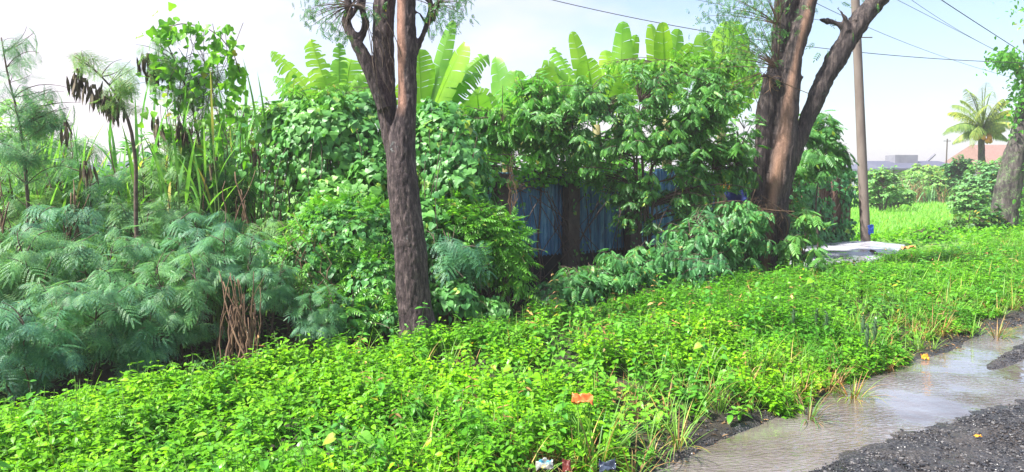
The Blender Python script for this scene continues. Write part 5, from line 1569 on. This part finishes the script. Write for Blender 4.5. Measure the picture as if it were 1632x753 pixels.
# dark upright seed spikes
M_spike = plainmat("dark seed head", (0.04, 0.09, 0.04), (0.08, 0.15, 0.06), 40, .8)
def spike(px, py, d, label):
    b = P(px, py, d); base = np.array([b[0], b[1], hz(b)]); root = empty("spiky_weed", base, label, "weed", "dark seed-spike weeds on the bank")
    H = b[2] - base[2]
    g = Geo(); g.tubes(np.array([[0, 0, 0], [0, 0, H * .7]]), np.array([.004, .004]), 4); g.build("stem", M_stem, root)
    g = Geo(); zz = np.linspace(H * .55, H, 9); pr = np.sin(np.linspace(.2, 3.1, 9)) * .012 + .003
    g.tubes(np.stack([0 * zz, 0 * zz, zz], -1), pr, 8)
    n = 60; a = rng.uniform(0, 6.28, n); z = rng.uniform(H * .5, H, n)
    g.inst(T_narrow, np.stack([np.cos(a) * .012, np.sin(a) * .012, z], -1), np.stack([np.cos(a), np.sin(a), 0 * a + .9], -1), np.stack([0 * a, 0 * a, 0 * a + 1], -1), .028)
    g.build("seed_head", M_spike, root)
for (px, py, lb) in [(1265, 492, "leftmost dark seed spike in the row near the slab"), (1302, 492, "second dark seed spike from the left, near the slab"), (1318, 498, "third dark seed spike from the left"), (1376, 502, "dark seed spike close to the right pair"),
                     (1395, 508, "rightmost dark seed spike in the row"), (1383, 515, "short dark seed spike in front of the right pair")]:
    spike(px, py, 1.2 * FPX / (py - 270), lb)

# grass tufts by the road
def tuft(label, px, py, d, n, H, dryf, seed):
    b = P(px, py, d); base = np.array([b[0], b[1], hz(b)])
    root = empty("grass_tuft", base, label, "grass tuft", "grass tufts at the road edge")
    g = Geo()
    az = rng.uniform(0, 2 * math.pi, n); r = .05 * np.sqrt(rng.random(n)); el = np.clip(rng.normal(1.15, .25, n), .4, 1.5)
    pos = np.stack([r * np.cos(az), r * np.sin(az), 0 * az], -1)
    D = np.stack([np.cos(az) * np.cos(el), np.sin(az) * np.cos(el), np.sin(el)], -1); N = np.stack([-np.cos(az) * np.sin(el), -np.sin(az) * np.sin(el), np.cos(el)], -1)
    for j in range(4):
        for dry in (0, 1):
            q = (np.arange(n) % 4 == j) & ((rng.random(n) < dryf) == bool(dry))
            g.inst(T_bl[j], pos[q], D[q], N[q], H * rng.uniform(.5, 1.15, q.sum()), dry, .008)
    g.build("blades", [M_grass, M_dry], root)
for i, a in enumerate([("tall green grass tuft behind the crumpled litter", 950, 690, 3.75, 70, .5, .10), ("mixed dry grass tuft overhanging the puddle's near bank", 1010, 715, 3.7, 60, .35, .5), ("reddish dry grass tuft above the puddle's middle", 1290, 610, 4.75, 60, .30, .55),
                       ("straw-coloured tuft next to the puddle's shadowed shore", 1360, 590, 5.2, 60, .28, .5), ("dry tuft at the far right above the wet verge", 1590, 520, 7.2, 60, .3, .6), ("orange-tinged tuft at the weeds' end by the wet verge", 1500, 530, 7.0, 60, .28, .5),
                       ("seeding grass tuft in mid bank", 1080, 560, 5.6, 45, .38, .2), ("thin grass tuft near the bottom centre", 700, 700, 3.9, 40, .35, .1), ("leaning grass tuft by the bottom edge litter", 1080, 690, 4.1, 50, .33, .3)]):
    tuft(*a, seed=i)

# orange scrap, yellow leaf, litter, blue bag, cloth
def scrap(name, label, cat, px, py, d, z, w, h, m, seed, tilt=.5, n=14):
    b = P(px, py, d); b[2] = z if z is not None else b[2]; r = np.random.default_rng(seed)
    u = np.linspace(-1, 1, n); U, Vv = np.meshgrid(u, u, indexing='ij')
    edge = 1 - .22 * fbm(U * 1.7 + seed, Vv * 1.7, 0, 2, seed) * (np.maximum(abs(U), abs(Vv)))
    X = U * w * edge; Yv = Vv * h * edge; Z = (fbm(U * 2 + seed, Vv * 2, 0, 3, seed) - .5) * w * 1.2
    V = np.stack([X, Yv * math.cos(tilt) - Z * math.sin(tilt) * .3, Z + Yv * math.sin(tilt)], -1)
    g = Geo(); i = np.arange(n - 1)[:, None] * n + np.arange(n - 1)[None]; q = np.stack([i, i + n, i + n + 1, i + 1], -1).reshape(-1)
    g.add(V.reshape(-1, 3), q, np.full((n - 1) ** 2, 4))
    o = g.build(name, m, smooth=True); o.location = b
    sd = o.modifiers.new("s", 'SOLIDIFY'); sd.thickness = .0015
    return tag(o, label, cat)
M_orange = plainmat("orange plastic film", (0.62, 0.10, 0.02), (0.85, 0.24, 0.08), 14, .4)
M_yleaf = plainmat("yellowed leaf", (0.60, 0.20, 0.015), (0.75, 0.34, 0.03), 14, .5)
scrap("plastic_scrap", "crumpled orange plastic scrap caught on top of the weeds near the bottom centre", "litter", 928, 637, 3.95, None, .065, .030, M_orange, 3, .7)
scrap("fallen_leaf", "single fallen orange-yellow leaf at the puddle's shore", "leaf", 1474, 573, 6.28, .03, .034, .028, M_yleaf, 5, .7)
scrap("fallen_leaf", "small dull yellow leaf lying on the gravel at the right", "leaf", 1558, 712, 4.27, .045, .022, .012, M_yleaf, 7, .1)
def packmat():
    m, nt, b = mat("printed plastic wrapper")
    f = tnoise(nt, 22, 2)
    c = ramp(nt, f, [(0.36, (0.05, 0.30, 0.45)), (0.44, (0.24, 0.26, 0.24)), (0.58, (0.28, 0.27, 0.24)), (0.66, (0.55, 0.45, 0.08))])
    nt.links.new(c, b.inputs['Base Color']); b.inputs['Roughness'].default_value = .25
    return m
scrap("plastic_wrapper", "crumpled white and blue plastic wrapper at the bottom edge of the weeds", "litter", 868, 740, 3.42, None, .045, .020, packmat(), 9, .9)
scrap("plastic_wrapper", "dark red torn wrapper beside the white one at the bottom edge", "litter", 903, 742, 3.42, None, .022, .03, plainmat("dark red wrapper", (.08, .015, .012), (.14, .03, .02), 20, .3), 10, 1.0)
scrap("plastic_bag", "shiny dark plastic bag crumpled by the mud at the bottom edge", "litter", 968, 742, 3.5, None, .045, .03, plainmat("dark plastic film", (.02, .025, .04), (.06, .08, .12), 20, .15), 11, .9)
scrap("blue_bag", "bright blue plastic bag stuck behind the foot of the utility pole", "litter", 1388, 366, 16.3, None, .07, .11, plainmat("blue plastic film", (.006, .03, .16), (.01, .05, .24), 10, .35), 12, 1.4)
scrap("hanging_cloth", "navy cloth hanging on the fence top left of the fused-trunk tree", "cloth", 1172, 296, 12.2, None, .20, .30, plainmat("navy cloth", (.012, .02, .09), (.02, .04, .16), 8, .8), 13, 1.45)
scrap("hanging_cloth", "orange-yellow cloth bundle hanging beside the navy one", "cloth", 1157, 289, 12.1, None, .11, .15, plainmat("orange cloth", (.75, .22, .02), (.9, .42, .04), 8, .8), 14, 1.4)
scrap("orange_peel_leaves", "scattered orange fallen leaves at the end of the concrete slab", "leaf", 1448, 397, 14.7, .19, .14, .08, plainmat("orange litter leaf", (.7, .2, .06), (.8, .4, .15), 30, .6), 15, .05, 10)

# thin damp air between here and the far side of the paddy
g = Geo(); g.box([0, 300, 5.5], [2600, 0, 0], [0, 2600, 0], [0, 0, 8.5])
hm = bpy.data.materials.new("damp air"); hm.use_nodes = True; hn = hm.node_tree; hn.nodes.remove(hn.nodes["Principled BSDF"])
pv = hn.nodes.new("ShaderNodeVolumePrincipled"); pv.inputs['Density'].default_value = 0.0022; pv.inputs['Color'].default_value = (0.97, 0.93, 0.95, 1); pv.inputs['Anisotropy'].default_value = 0.3
hn.links.new(pv.outputs[0], hn.nodes["Material Output"].inputs['Volume'])
tag(g.build("haze", hm), "pale damp haze softening everything far beyond the paddy", "haze", kind='stuff')

# sparse leaf and twig litter on the muddy shore
g = Geo(); n = 900
s = rng.uniform(2.5, 11, n); c = edge_in(s) - rng.uniform(-.05, .28, n)
x = s * U2[0] + c * N2[0]; y = s * U2[1] + c * N2[1]
D = rng.normal(0, 1, (n, 3)); D[:, 2] *= .15
g.inst(T_narrow, np.stack([x, y, height(x, y) + .008], -1), D, rng.normal(0, .25, (n, 3)) + [0, 0, 1], rng.uniform(.015, .05, n))
tag(g.build("leaf_litter", M_dry), "dead brown leaf bits strewn on the muddy shore", "leaf litter", kind='stuff')
# dry brush at the waist of tree 2
bb = P(1185, 345, 10.2); root = empty("dry_brush", ground_under(bb), "tangle of dry straw-coloured twigs left of the fused trunks", "dry twigs"); fo = np.array(root.location)
g = Geo(); n = 46
a = P(1215, 335, 10.2) - fo + rng.normal(0, .12, (n, 3)); b = P(1165, 348, 10.0) - fo + rng.normal(0, .25, (n, 3)) * [1.4, .6, .6]
g.tubes(bez(a, (a + b) / 2 + rng.normal(0, .1, (n, 3)) + up3 * .08, b, 7), np.full((n, 7), .005), 4); g.build("twig", M_drystem, root)
